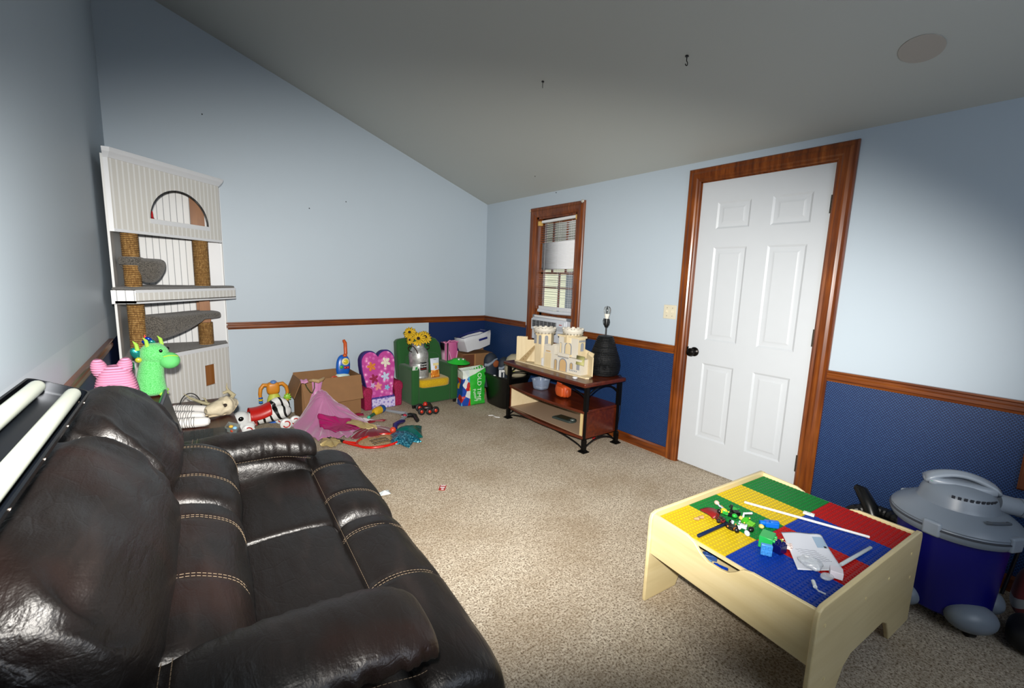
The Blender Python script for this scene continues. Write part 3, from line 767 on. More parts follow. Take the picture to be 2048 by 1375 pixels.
# animal skull with antlers
sk = thing('animal_skull', 'weathered cream animal skull with antlers on the low table corner', 'skull', (-2.785, -1.285, TZ+.008), RAD(28))
def skull(u, v):
    x = -.09+.19*u; a = 2*pi*v; t = u
    w = .018+.040*sin(pi*min(t*1.05, 1))**.8+.012*math.exp(-((t-.62)/.1)**2); h = .016+.034*sin(pi*min(1, t*.98))**.7+.012*math.exp(-((t-.7)/.15)**2)
    P = V((x, w*cos(a), .045+.01*t+h*sin(a))); k = 1+.12*nz((P.x, P.y, P.z), 40)
    eye = math.exp(-((t-.48)/.055)**2)*(math.exp(-((a-.5)/.4)**2)+math.exp(-((a-(pi-.5))/.4)**2))
    return (P.x, P.y*k*(1-.45*eye), .045+(P.z-.045)*k*(1-.3*eye))
b = B(); b.grid(skull, 44, 40); b.obj('cranium', M('#cfc3a8', .7, var=.5, bump=.8, bs=45), sk, smooth=60)
for s_ in (-1, 1): b = B(); b.ell((.0, s_*.040, .066), (.016, .010, .012), 12, 8); b.obj('eye_socket', M('#2a2018', .9), sk)
b = B(); b.tube([(-.085, -.018, .014), (0, -.026, .010), (.05, -.03, .02), (.075, -.032, .045)], [.006, .009, .010, .006], 8)
b.tube([(-.085, .018, .014), (0, .026, .010), (.05, .03, .02), (.075, .032, .045)], [.006, .009, .010, .006], 8)
for k in range(8): b.cyl((-.06+k*.013, -.022-(k*.0008), .016), (-.06+k*.013, -.022-k*.0008, .028), .004, .003, 6)
b.obj('jaw', M('#b5a68a', .7, bump=.4), sk)
b = B(); b.tube([(.07, .02, .075), (.10, .03, .10), (.085, .055, .125), (.06, .07, .115)], [.014, .015, .012, .010], 8); b.tube([(.09, .055, .12), (.085, .07, .145), (.095, .08, .175)], [.008, .006, .001], 7); b.obj('antler', M('#a69c7c', .6, var=.3), sk)
b = B(); b.tube([(.0, .05, .05), (-.05, .10, .075), (-.10, .13, .11), (-.12, .16, .14)], [.012, .010, .007, .001], 8); b.tube([(-.03, .085, .065), (-.03, .105, .095), (-.045, .11, .105)], [.007, .005, .001], 7); b.obj('antler', M('#8f8768', .6, var=.3), sk)
# black wire loop and clear tray of odds and ends
b = B(); b.tube([V((-2.935+.058*cos(a), -1.02, .424+.10*sin(a))) for a in [pi*k/16 for k in range(17)]], .0035, 7)
tag(b.obj('headband', BLACK, ori=(-2.935, -1.02, TZ)), 'black hoop standing behind the white rolls', 'headband')
tr = thing('plastic_tray', 'clear grey tray of small trinkets right of the laptop', 'tray', (-2.752, -1.62, TZ+.001), RAD(8))
b = B(); b.lathe([(.001, 0), (.052, 0), (.062, .028), (.064, .03), (.060, .03), (.050, .004), (.001, .004)], n=4, sx=.62, sy=1.45); b.T = Matrix.Identity(4); b.obj('tray', mat_film('smoky_plastic', '#8a9492', .5), tr, smooth=0)
for k, (x, y, c) in enumerate(((.0, .04, '#c8a040'), (.01, .0, '#7fb0d0'), (-.01, -.04, '#a83c28'))):
    b = B(); b.ell((x, y, .014), (.012, .014, .009), 10, 7); b.obj('trinket', M(c, .3), tr)
# red brown box that carries the plush dragon
rb = thing('storage_box', 'reddish brown box under the green plush dragon', 'box', (-3.15, -1.55, TZ))
b = B(); b.box((-.09, -.13, 0), (.09, .13, .205)); b.obj('body', M('#4a130a', .5, var=.3), rb, bevel=.006)
b = B(); b.box((-.094, -.135, .205), (.094, .135, .225)); b.obj('lid', M('#561a0d', .5, var=.3), rb, bevel=.004)
# green plush dragon
GRN = mat_fuzzy('green_plush', '#45a850', '#74cf80', 260, .5)
dr = thing('plush_dragon', 'bright green plush dragon with shiny ears sitting beside the cat tower', 'plush toy', (-3.092, -1.50, TZ+.228))
b = B()
prof = []
rs = []
for i in range(27):
    t = i/26
    c = V((.0+.012*t-.01*sin(pi*t), -.01+0*t, .0+.20*t)); r = .0+(.062*(1-t)**.6+.05*t) if t < .5 else .05+.006*sin((t-.5)*6)
    r = (.066-.016*t)*min(1, (t+.02)*9)**.5
    rs.append([c+V((r*cos(2*pi*k/22), r*.95*sin(2*pi*k/22), 0)) for k in range(22)])
b.rings(rs); b.obj('body', GRN, dr, smooth=80)
b = B(); b.ell((.018, -.012, .222), (.064, .056, .060), 26, 18); b.obj('head', GRN, dr, smooth=80)
b = B(); b.ell((.080, -.030, .186), (.047, .045, .044), 26, 18, rot=(0, .25, -.2)); b.obj('muzzle', M('#5cbc68', .8, bump=.4, bs=200), dr, smooth=80)
for q in ((.105, -.072, .215), (.075, -.078, .218)):
    pass
b = B(); b.ell((.048, -.058, .243), (.008, .006, .009), 12, 8); b.obj('eye', M('#020302', .1), dr)
b = B(); b.ell((.075, .022, .243), (.008, .006, .009), 12, 8); b.obj('eye', M('#020302', .1), dr)
b = B(); b.tube([(.058, -.064, .212), (.078, -.07, .218), (.10, -.062, .216), (.118, -.045, .208)], .0025, 6); b.obj('nose_seam', M('#a8c43c', .6), dr)
for x, y, zz in ((-.005, -.035, .285), (.052, .02, .285), (-.045, -.045, .27)):
    b = B(); b.tube([(x, y, zz-.02), (x-.004, y, zz+.012), (x-.016, y-.004, zz+.03)], [.010, .008, .001], 10); b.obj('horn', M('#8fbf3c', .6), dr)
IRI = M('#2fa7a0', .15, .7, var=.3); IRB = M('#1740b8', .15, .7); IRY = M('#d9d84a', .2, .5)
b = B(); b.ell((-.055, -.035, .235), (.020, .008, .030), 12, 8, rot=(0, -.3, 0)); b.obj('ear', IRI, dr)
b = B(); b.ell((-.045, -.045, .20), (.014, .008, .014), 12, 8); b.obj('ear_tip', IRY, dr)
for k, (c, m_) in enumerate((((-.012, -.01, .285), IRB), ((.012, -.01, .288), IRI), ((-.0, -.012, .302), IRB))):
    b = B(); b.ell(c, (.018, .01, .012), 10, 7, rot=(.3*k, .5, 0)); b.obj('mane', m_, dr)
b = B(); b.tube([(-.012, -.01, .295), (-.014, -.01, .325)], [.010, .002], 10); b.obj('tassel', M('#c22a1c', .5), dr)
b = B(); b.grid(lambda u, v: (-.065-.055*u, -.02+.01*v, .145+.035*v-.02*u+.012*sin(u*9)), 8, 4); b.obj('wing', M('#1f7c4c', .2, .5), dr, solid=.004)
for s_ in (-1, 1):
    b = B(); b.ell((.045, -.045 if s_ < 0 else .045, .012), (.022, .020, .013), 12, 8); b.obj('foot', M('#9cc84a', .8), dr)
# pink corduroy plush
def mat_cord(name, c1, c2, sc=95, axis='Z'):
    t = NT(name); w = t.n('ShaderNodeTexWave', {'Vector': t.coord(), 'Scale': sc/6.2832*2, 'Distortion': .4, 'Detail': 1.0}, bands_direction=axis)
    t.color(t.mix(w.outputs['Fac'], c2, c1)); t.set(Roughness=.9); t.bump(w.outputs['Fac'], .8, .006); return t.m
pk = thing('plush_pillow', 'pink corduroy plush pillow with two ears behind the sofa end', 'plush toy', (-3.185, -2.0, TZ-.0))
b = B(); b.ell((0, 0, .255), (.078, .07, .235), 28, 20, e=.72); b.obj('body', mat_cord('pink_corduroy', '#cf88a6', '#b56f90'), pk, smooth=80)
for x, rr in ((-.048, -.2), (.03, .25)):
    b = B(); b.ell((x, 0, .475), (.028, .03, .045), 18, 12, rot=(0, rr, 0)); b.obj('ear', MATS.get('pc') or bpy.data.materials['pink_corduroy'], pk, smooth=80)

# ---------------------------------------------------------------- toys in front of the far wall
RED = M('#b3160e', .35); ORG = M('#c8801c', .4); SATIN = M('#a3175f', .25, var=.2)
zb = thing('ride_on_zebra', 'white plastic ride-on zebra with black stripes and red saddle', 'ride-on toy', (-2.44, -.40, 0), RAD(4))
t = NT('zebra_plastic'); w = t.n('ShaderNodeTexWave', {'Vector': t.coord(rot=(0, .5, 0)), 'Scale': 5.2, 'Distortion': 5.0, 'Detail': 1.0, 'Detail Scale': 1.4}, bands_direction='X')
t.color(t.ramp(w.outputs['Fac'], [(.74, '#d9dad8'), (.78, '#060606')])); t.set(Roughness=.35); ZEB = t.m; ZW = M('#d9dbda', .3)
b = B(); rs = []
for i in range(31):
    t_ = i/30; x = -.16+.36*t_; c = V((x, 0, .11+.03*t_)); r = .062*min(1, (1-t_)*6+.15)**.5*min(1, t_*5+.4)
    rs.append([c+V((0, r*1.0*cos(2*pi*k/24), r*sin(2*pi*k/24))) for k in range(24)])
b.rings(rs); b.obj('body', ZEB, zb, smooth=80)
b = B(); b.ell((-.175, -.01, .125), (.072, .066, .066), 26, 18); b.obj('head', ZW, zb, smooth=80)
b = B(); b.ell((-.20, -.045, .075), (.042, .036, .036), 20, 14); b.obj('muzzle', ZW, zb, smooth=80)
b = B(); b.ell((-.13, -.06, .075), (.045, .034, .036), 20, 14); b.obj('muzzle', ZW, zb, smooth=80)
b = B(); b.ell((-.182, -.066, .142), (.021, .012, .021), 16, 10); b.obj('eye', M('#050505', .15), zb)
for k in range(4):
    b = B(); b.tube([(-.10+k*.006, -.068, .118-k*.014), (-.085+k*.003, -.07, .116-k*.014), (-.07, -.07, .122-k*.013)], .0035, 6); b.obj('nose_stripe', RED, zb)
b = B(); b.grid(lambda u, v: (-.115+.155*u, -.075*sin((v-.5)*pi*1.15)*1.02, .12+.03*u+.072*cos((v-.5)*pi*1.15)+.012*(2*u-1)**2), 16, 20); b.obj('saddle', RED, zb, smooth=80, solid=.008)
b = B(); rs = []
for i in range(15):
    t_ = i/14; c = V((.03+.16*t_, 0, .17+.06*sin(pi*t_*.8+.3))); rs.append([c+V((0, .045*cos(2*pi*k/18)*(1-.5*t_), (.045-.02*t_)*sin(2*pi*k/18))) for k in range(18)])
b.rings(rs); b.obj('rump', ZEB, zb, smooth=80)
for x, y in ((.14, -.085), (.22, -.05), (.14, .085), (-.12, .06), (-.14, -.085)):
    b = B(); b.T = Matrix.Translation((x, y, .048)) @ Matrix.Rotation(pi/2, 4, 'X'); b.lathe([(.001, -.016), (.036, -.016), (.047, -.008), (.047, .008), (.036, .016), (.001, .016)], n=26); wh = b.obj('wheel', ZW, zb, smooth=50)
    b = B(); b.tube([(x+.026*cos(a), y-.0165, .048+.026*sin(a)) for a in [-2.8+k*.35 for k in range(15)]], .005, 6); b.obj('wheel_mark', RED, wh)
# orange activity figure behind the zebra
mk = thing('activity_toy', 'orange activity toy with bent arms and rattle rings behind the zebra', 'toy', (-2.325, -.185, 0))
b = B(); b.ell((-.015, 0, .30), (.052, .035, .055), 22, 14, e=.6); b.obj('torso', ORG, mk, smooth=80)
b = B(); b.ell((-.01, 0, .15), (.06, .045, .12), 20, 14); b.obj('lower_body', M('#b8c24a', .5), mk, smooth=80)
b = B(); b.lathe([(.075, 0), (.07, .04), (.03, .05)], n=24); b.obj('base', M('#2a64c0', .4), mk)
b = B(); b.ell((-.012, -.012, .355), (.026, .024, .018), 14, 10); b.obj('face', M('#5a7fb8', .3), mk)
for s_ in (-1, 1):
    b = B(); b.tube([(-.015+s_*.04, 0, .33), (-.015+s_*.075, -.003, .335), (-.012+s_*.10, -.004, .305), (-.01+s_*.108, -.006, .26), (-.012+s_*.105, -.008, .225)], [.017, .017, .016, .015, .013], 12); b.obj('arm', ORG, mk, smooth=60)
for z, c in ((.225, '#1f56b0'), (.205, '#c8b52c'), (.185, '#2a78c8')):
    b = B(); b.ell((-.115, -.008, z), (.017, .017, .010), 14, 8); b.obj('ring', M(c, .35), mk)
b = B()
for k in range(8): b.ell((.095+.028*cos(k*pi/4), -.02, .21+.028*sin(k*pi/4)), (.008, .008, .008), 8, 6)
b.ell((.095, -.02, .21), (.024, .008, .024), 14, 8); b.obj('rattle', M('#8ec43a', .4), mk)
b = B(); b.tube([(.095, -.01, .19), (.075, -.02, .15), (.055, -.03, .12)], [.016, .015, .010], 10); b.obj('forearm', ORG, mk)

# open cardboard box
bx = thing('cardboard_box', 'open brown cardboard box full of toys against the far wall', 'box', (-1.885, -.19, 0), RAD(2))
x0, x1, y0, y1, h, w = -.262, .262, -.155, .150, .375, .005
b = B(); b.box((x0, y0, 0), (x1, y1, w)); b.box((x0, y0, 0), (x1, y0+w, h)); b.box((x0, y1-w, 0), (x1, y1, h)); b.box((x0, y0+w, 0), (x0+w, y1-w, h)); b.box((x1-w, y0+w, 0), (x1, y1-w, h)); b.obj('carton', CARD, bx)
b = B(); b.prism([(x0, 0), (x1, 0), (x1-.004, -.215), (x0+.006, -.225)], .005, O=(0, y0-.004, h), U=(1, 0, 0), W=(0, .30, 1)); b.obj('front_flap', CARD, bx)
b = B(); b.prism([(y0, 0), (y1, 0), (y1, -.15), (y0, -.15)], .005, O=(x0-.002, 0, h), U=(0, 1, 0), W=(.42, 0, 1)); b.obj('side_flap', CARD, bx)
b = B(); b.prism([(x0, 0), (x1, 0), (x1, .02), (x0, .02)], .004, O=(0, y1-.004, h), U=(1, 0, 0), W=(0, 0, 1)); b.obj('back_flap', CARD, bx)
# walker toy in the box
wk = thing('toy_walker', 'blue toy with orange handle and yellow dial sticking up from the box', 'toy', (-1.755, -.17, .010), rot=(RAD(-6), RAD(5), 0))
BLU = M('#0f58b4', .3)
b = B(); b.ell((0, 0, .42), (.066, .028, .115), 26, 18, e=.85); b.obj('head', BLU, wk, smooth=80)
b = B(); b.tube([(.012, 0, .50), (.02, 0, .55), (.016, 0, .60), (.012, 0, .65), (-.004, -.004, .672), (-.012, -.004, .668)], [.016, .017, .017, .017, .016, .010], 12); b.obj('handle', M('#c05018', .35), wk)
for c, r, m_, n_ in (((.014, -.028, .468), (.036, .010, .036), M('#d8cf9a', .4), 'dial_ring'), ((.014, -.037, .468), (.023, .008, .023), M('#c8b81e', .3), 'dial'),
                 ((.010, -.016, .528), (.021, .018, .017), M('#c05018', .3), 'knob'), ((-.022, -.03, .415), (.017, .008, .017), M('#3c9c30', .3), 'button'), ((.014, -.032, .410), (.015, .008, .014), M('#a81c18', .3), 'button'),
                 ((.04, -.028, .412), (.012, .008, .014), M('#a81c18', .3), 'button'), ((0, 0, .325), (.07, .035, .035), M('#b9cfc8', .4), 'collar')):
    b = B(); b.ell(c, r, 18, 12); b.obj(n_, m_, wk)
b = B(); b.box((-.06, -.03, 0), (.06, .03, .31)); b.obj('stand', ZW, wk, bevel=.01)
b = B(); b.tube([(-.052+.03*cos(a)-.03, -.03, .30+.026*sin(a)) for a in [k*.6 for k in range(7)]], .009, 8); b.obj('side_ring', M('#b8401c', .35), wk)

# dress-up clothes
def cloth(outline, c, hf, nr=16, fold=.012, nf=17, jit=.0, seed=0, lift=.006):
    """draped heap: outline points are (x, y); hf(r, ang) is the height profile"""
    n = len(outline); N_ = n*6; O = []
    for i in range(N_):
        k = i/6; a, b_ = outline[int(k) % n], outline[(int(k)+1) % n]; t = k-int(k); t = t*t*(3-2*t); O.append((a[0]+(b_[0]-a[0])*t, a[1]+(b_[1]-a[1])*t))
    vs = []
    for j in range(nr+1):
        r = j/nr
        for i, (x, y) in enumerate(O):
            a = 2*pi*i/N_; px, py = c[0]+(x-c[0])*r, c[1]+(y-c[1])*r
            z = lift+max(0, hf(r, px, py))+fold*r*(.5+.5*sin(a*nf+3*nz((px, py, seed), 5)+seed))*(.4+.6*nz((px, py, seed+3), 4)**2*4)
            z += .010*abs(nz((px, py, seed), 14))*(1 if r < .99 else .5)
            vs.append((px, py, max(z, .003)))
    fs = [(j*N_+i, j*N_+(i+1) % N_, (j+1)*N_+(i+1) % N_, (j+1)*N_+i) for j in range(nr) for i in range(N_)]
    b = B(); b.add(vs, fs); return b
dq = thing('costume_dress', 'pink and magenta costume dress with gold trim slumped against the box', 'costume', (-1.98, -.635, 0))
D0 = V((-1.98, -.62, 0)); L2 = lambda P: [(p[0]-D0.x, p[1]-D0.y) for p in P]
skirt = L2([(-2.26, -.50), (-2.20, -.72), (-2.14, -.90), (-2.05, -.88), (-1.96, -.97), (-1.85, -.90), (-1.76, -.98), (-1.70, -.86), (-1.68, -.66), (-1.70, -.52), (-1.84, -.42), (-1.98, -.385), (-2.10, -.385), (-2.20, -.42)])
hf = lambda r, x, y: .185*math.exp(-(((x+.06)/.13)**2+((y-.12)/.13)**2))+.10*math.exp(-((max(0, abs(x-.06)-.06)/.13)**2+((y-.08)/.17)**2))*(1-r**5)+.035*(1-r**4)
b = cloth(skirt, (-.03, .05), hf, 30, .045, 19); b.obj('skirt', M('#b06c96', .45, var=.2, bump=.3, bs=50, Sheen_Weight=.6), dq, smooth=80, solid=.003)
pan = L2([(-2.09, -.66), (-2.10, -.78), (-2.02, -.93), (-1.88, -.95), (-1.76, -.93), (-1.76, -.82), (-1.84, -.74), (-1.96, -.70)])
b = cloth(pan, (.05, -.18), lambda r, x, y: hf(.5, x, y)+.026, 14, .02, 12, seed=5); b.obj('satin_panel', SATIN, dq, smooth=80, solid=.003)
b = B(); rs = []
for i in range(17):
    t_ = i/16; z = .17+.225*t_; c = V((-.085+.03*t_, .14+.02*t_, z)); hw = .055-.052*t_+.0 if t_ < .55 else .026+.035*(t_-.55)
    hw = max(hw, .024)
    rs.append([c+V((hw*(1+.22*sin(k*2.4+t_*3))*cos(2*pi*k/18), hw*.6*(1+.22*sin(k*2.4))*sin(2*pi*k/18), 0)) for k in range(18)])
b.rings(rs); b.obj('bodice', M('#c77fb0', .4, var=.25, Sheen_Weight=.5), dq, smooth=80)
b = B(); b.tube([(-.12, .15, .40), (-.10, .12, .408), (-.06, .10, .40), (-.03, .12, .405), (.0, .16, .41)], [.010, .014, .018, .014, .008], 9); b.obj('neck_trim', M('#b79a6c', .4, var=.3), dq)
b = B(); b.tube([(-.16, .16, .395), (-.155, .11, .36), (-.13, .10, .315), (-.11, .11, .30), (-.09, .12, .34), (-.085, .14, .39)], .0045, 7); b.obj('strap', M('#3a3a12', .4), dq)
b = B(); b.grid(lambda u, v: (-.19+.055*u, .185-.05*v, .408+.004*sin(u*9)-.02*v*v), 8, 6); b.obj('sleeve', M('#c98bb0', .5), dq, solid=.004)
for seed, P in enumerate((None, [(-2.12, -.90), (-2.16, -1.02), (-2.08, -1.10), (-1.99, -1.03), (-2.02, -.93)], [(-1.90, -.80), (-1.80, -1.0), (-1.72, -1.04), (-1.71, -1.0), (-1.78, -.86), (-1.84, -.76)])):
    if P is None: continue
    Q = L2(P); c = (sum(p[0] for p in Q)/len(Q), sum(p[1] for p in Q)/len(Q))
    b = cloth(Q, c, lambda r, x, y: (.0 if seed == 1 else hf(.5, x, y)+.028)+.03*(1-r*r), 12, .035, 9, seed=seed+9); b.obj('gold_trim', M('#b8a26e', .35, .2, var=.3), dq, smooth=80, solid=.002)
b = cloth([(p[0]+1.70, p[1]+.98) for p in [(-1.92, -1.00), (-1.84, -1.05), (-1.72, -1.08), (-1.60, -1.03), (-1.555, -.93), (-1.62, -.84), (-1.69, -.74), (-1.80, -.84), (-1.88, -.90)]], (-.03, .04), lambda r, x, y: .045*(1-r**2), 14, .016, 11, seed=2)
o = b.obj('costume_cape', M('#6e0b22', .4, var=.3, Sheen_Weight=.4), smooth=80, solid=.003); o.location = (-1.70, -.98, 0); tag(o, 'dark red satin cape crumpled between the pink dress and the racket', 'cape')
b = cloth([(.0, .0), (.05, -.06), (.10, -.14), (.09, -.20), (.03, -.14), (-.03, -.07)], (.03, -.09), lambda r, x, y: .02*(1-r), 8, .012, 7, seed=4)
o = b.obj('white_cloth', M('#cfc6cc', .6), smooth=80, solid=.002); o.location = (-1.70, -.50, .0); tag(o, 'small white scrap of cloth right of the pink dress', 'cloth')
b = cloth([(.0, .02), (.02, -.04), (.10, -.03), (.17, -.05), (.20, -.02), (.12, .0), (.05, .05)], (.07, -.01), lambda r, x, y: .014*(1-r), 8, .01, 7, seed=6)
o = b.obj('red_ribbon', M('#7a1020', .5), smooth=80, solid=.002); o.location = (-1.70, -.67, 0); tag(o, 'dark red ribbon trailing from the white scrap of cloth', 'ribbon')
b = cloth([(.0, .0), (.0, -.05), (.09, -.06), (.10, .0), (.05, .03)], (.05, -.02), lambda r, x, y: .02*(1-r), 8, .01, 7, seed=8)
o = b.obj('maroon_cloth', M('#8c1038', .5), smooth=80, solid=.002); o.location = (-1.72, -.40, 0); tag(o, 'crimson cloth corner in front of the cardboard box', 'cloth')
# tennis racket
rk = thing('tennis_racket', 'red tennis racket half under the dark red cape', 'racket', (-1.745, -1.175, .004), RAD(3))
ov = [V((.175*cos(2*pi*k/48), .135*sin(2*pi*k/48), .014)) for k in range(48)]
b = B(); b.tube(ov, .010, 10, close=True); b.tube([(-.165, .05, .014), (-.21, .10, .014), (-.235, .14, .014)], .009, 8); b.tube([(-.17, -.03, .014), (-.21, .05, .014), (-.24, .125, .014)], .009, 8); b.obj('frame', M('#c01a0a', .2), rk)
b = B(); b.tube([(-.235, .135, .014), (-.32, .26, .016)], .014, 10); b.obj('grip', BLACK, rk)
b = B()
for k in range(-8, 9):
    x = k*.020; yy = .135*math.sqrt(max(0, 1-(x/.175)**2))
    if yy > .01: b.cyl((x, -yy, .014), (x, yy, .014), .0011, n=4)
for k in range(-6, 7):
    y = k*.020; xx = .175*math.sqrt(max(0, 1-(y/.135)**2))
    if xx > .01: b.cyl((-xx, y, .0145), (xx, y, .0145), .0011, n=4)
b.obj('strings', M('#b08c54', .5), rk)
b = B()
for k in range(4): b.tube([(-.07+.0*k, -.06+k*.03, .0162), (.0, -.055+k*.03, .0162), (.07, -.06+k*.03, .0162)], .003, 5)
b.obj('painted_mark', M('#1c1712', .6), rk)
# teal sequin costume
t = NT('teal_sequins'); vr = t.n('ShaderNodeTexVoronoi', {'Vector': t.coord(), 'Scale': 140.0})
t.color(t.ramp(vr.outputs['Color'], [(.3, '#0a5a74'), (.6, '#1487a4'), (.9, '#7fd6e6')])); t.set(Roughness=.22, Metallic=.7); t.bump(vr.outputs['Distance'], .6, .004); SEQ = t.m
te = thing('sequin_costume', 'teal sequin costume crumpled at the tip of the red racket', 'costume', (-1.52, -1.18, 0))
E0 = lambda P: [(p[0]+1.52, p[1]+1.18) for p in P]
b = cloth(E0([(-1.70, -1.28), (-1.66, -1.20), (-1.62, -1.08), (-1.55, -1.02), (-1.46, -1.10), (-1.44, -1.24), (-1.47, -1.36), (-1.53, -1.33), (-1.60, -1.42), (-1.64, -1.31)]), (-.04, -.02), lambda r, x, y: .045*(1-r**2), 14, .018, 10, seed=3); b.obj('sequin_skirt', SEQ, te, smooth=80, solid=.003)
b = cloth(E0([(-1.58, -1.04), (-1.50, -.97), (-1.42, -.99), (-1.31, -1.03), (-1.36, -1.12), (-1.42, -1.28), (-1.47, -1.24), (-1.50, -1.12)]), (.07, .08), lambda r, x, y: .05*(1-r**2), 12, .016, 8, seed=7); b.obj('teal_satin', M('#0c6a62', .25, .3, var=.4), te, smooth=80, solid=.003)
# purple toy with an orange knob
pu = thing('purple_toy', 'dark purple toy band with an orange knob beside the teal costume', 'toy', (-1.50, -.95, 0), RAD(35))
b = B(); b.tube([(-.09, -.03, .03), (-.04, -.0, .05), (.02, .0, .055), (.08, .01, .04), (.13, .02, .03)], [.018, .022, .018, .02, .014], 10); b.obj('band', M('#1b0f5c', .3), pu, smooth=60)
b = B(); b.ell((-.12, -.03, .035), (.028, .026, .026), 14, 10); b.obj('knob', M('#c8462c', .35), pu)
# grey jointed toy with black grip
gt = thing('grey_crutch_toy', 'grey plastic jointed toy arm with a black grip on the carpet', 'toy', (-1.36, -.70, 0), 0)
GRY = M('#8f979f', .35)
b = B(); b.tube([(-.05, .25, .02), (.02, .09, .03), (.05, .03, .035)], [.012, .015, .016], 8); b.obj('bar', GRY, gt)
b = B(); b.tube([(.045, .0, .035), (.01, -.06, .035), (-.09, -.18, .04), (-.15, -.26, .05)], [.02, .018, .016, .014], 8); b.obj('bar', GRY, gt)
b = B(); b.tube([(.0, .0, .022), (.075, -.03, .03), (.10, -.07, .03), (.075, -.18, .022)], [.018, .022, .022, .02], 10); b.obj('grip', BLACK, gt)
b = B(); b.ell((-.0, -.075, .052), (.018, .018, .012), 12, 8); b.obj('button', M('#a01830', .35), gt)
# green handled yellow and blue toy
yt = thing('toy_hammer', 'yellow and blue toy with dark green handle in front of the pink chair', 'toy', (-1.50, -.47, 0), RAD(25))
b = B(); b.tube([(-.15, -.04, .022), (-.05, -.01, .026)], [.014, .016], 10); b.obj('handle', M('#1f5a40', .4), yt)
b = B(); b.tube([(-.07, -.01, .040), (-.05, -.01, .040), (.0, 0, .040), (.03, .0, .040)], [.02, .034, .038, .036], 14); b.obj('head', M('#c8a01c', .4), yt)
b = B(); b.tube([(.032, 0, .042), (.05, .005, .042), (.075, .01, .042)], [.034, .04, .034], 14); b.obj('cap', M('#1c4a86', .4), yt)
b = B(); b.ell((-.16, -.045, .022), (.016, .016, .016), 10, 8); b.obj('tip', M('#3cb490', .4), yt)
# red and black toy with round wheels
cr = thing('toy_vehicle', 'black toy vehicle with red hubs in front of the green armchair', 'toy vehicle', (-1.08, -.66, 0), RAD(-20))
b = B(); b.ell((0, 0, .055), (.055, .045, .028), 16, 10, e=.7); b.obj('chassis', M('#1b0d0b', .4), cr)
b = B(); b.ell((-.02, -.005, .085), (.022, .02, .03), 12, 8); b.obj('cab', M('#b0200e', .35), cr)
for x, y, r in ((-.07, .05, .04), (-.06, -.06, .035), (.01, .06, .045), (.075, -.05, .037), (.015, -.07, .035)):
    b = B(); b.T = Matrix.Translation((x, y, r+.001)) @ Matrix.Rotation(RAD(80), 4, 'X') @ Matrix.Rotation(RAD(20), 4, 'Y'); b.lathe([(.001, -.012), (r*.75, -.014), (r, -.008), (r, .008), (r*.75, .014), (.001, .012)], n=22); wv = b.obj('wheel', M('#0b0b0b', .6), cr)
    b = B(); b.ell((x, y-.014, r+.001), (r*.48, .007, r*.48), 14, 8); b.obj('hub', M('#b0280e', .3), wv)
# small things on the carpet
b = B(); b.box((-.02, -.035, 0), (.02, .035, .002)); o = b.obj('candy_wrapper', M('#a3190f', .35)); o.location = (-1.685, -2.124, .001); o.rotation_euler = (0, 0, RAD(-38)); tag(o, 'small red and white wrapper alone on the open carpet', 'wrapper')
b = B(); b.box((-.014, -.006, .0022), (.014, .006, .0032)); b.box((-.016, .022, .0022), (.016, .030, .0032)); b.box((-.004, -.03, .0022), (.012, -.018, .0032)); b.obj('white_print', WHITE, o, smooth=0)
b = cloth([(-.03, -.02), (.03, -.025), (.035, .02), (0, .035), (-.03, .02)], (0, 0), lambda r, x, y: .02*(1-r), 5, .006, 5, seed=1)
o = b.obj('paper_scrap', M('#cdd6da', .7), solid=.001); o.location = (-2.02, -2.01, 0); tag(o, 'white paper scrap on the carpet beside the sofa front', 'paper')
# ---------------------------------------------------------------- heart-backed child chair
hc = thing('child_armchair', 'pink heart-backed foam child chair with purple floral seat', 'armchair', (-1.385, -.25, 0), RAD(3))
def mat_floral(name, a, b_, c, sc=30):
    t = NT(name); v = t.n('ShaderNodeTexVoronoi', {'Vector': t.coord(), 'Scale': float(sc)})
    col = t.ramp(v.outputs['Distance'], [(.18, c), (.26, b_), (.42, b_), (.5, a)]); t.color(col); t.set(Roughness=.8); return t.m
PRP = M('#2c1668', .8)
heart = []
for i in range(49):
    a = pi+2*pi*i/48 if False else None
def heart_pts(w, h, n=24):
    L = [(-.15, 0)]+[(-.155, .08), (-.175, .17), (-.198, .27), (-.205, .34)]
    L += [(-.098+.107*cos(RAD(a)), .375+.10*sin(RAD(a))) for a in range(170, 20, -12)]+[(0, .428)]
    R = [(-x, y) for x, y in reversed(L[:-1])]
    return [(x*w, y*h) for x, y in L+R]
HP = heart_pts(.86, 1.0)
b = B(); b.prism(HP, .075, O=(-.02, .045, .09), U=(1, 0, 0), W=(0, .16, 1)); hb = b.obj('backrest', [PRP], hc, bevel=.01)
b = B(); b.prism([(x*.95, y*.975+.006) for x, y in HP], .008, O=(-.02, -.035, .093), U=(1, 0, 0), W=(0, .16, 1)); b.obj('back_print', mat_floral('pink_blossom', '#b23c8c', '#c65aa2', '#e6a8cc', 22), hc)
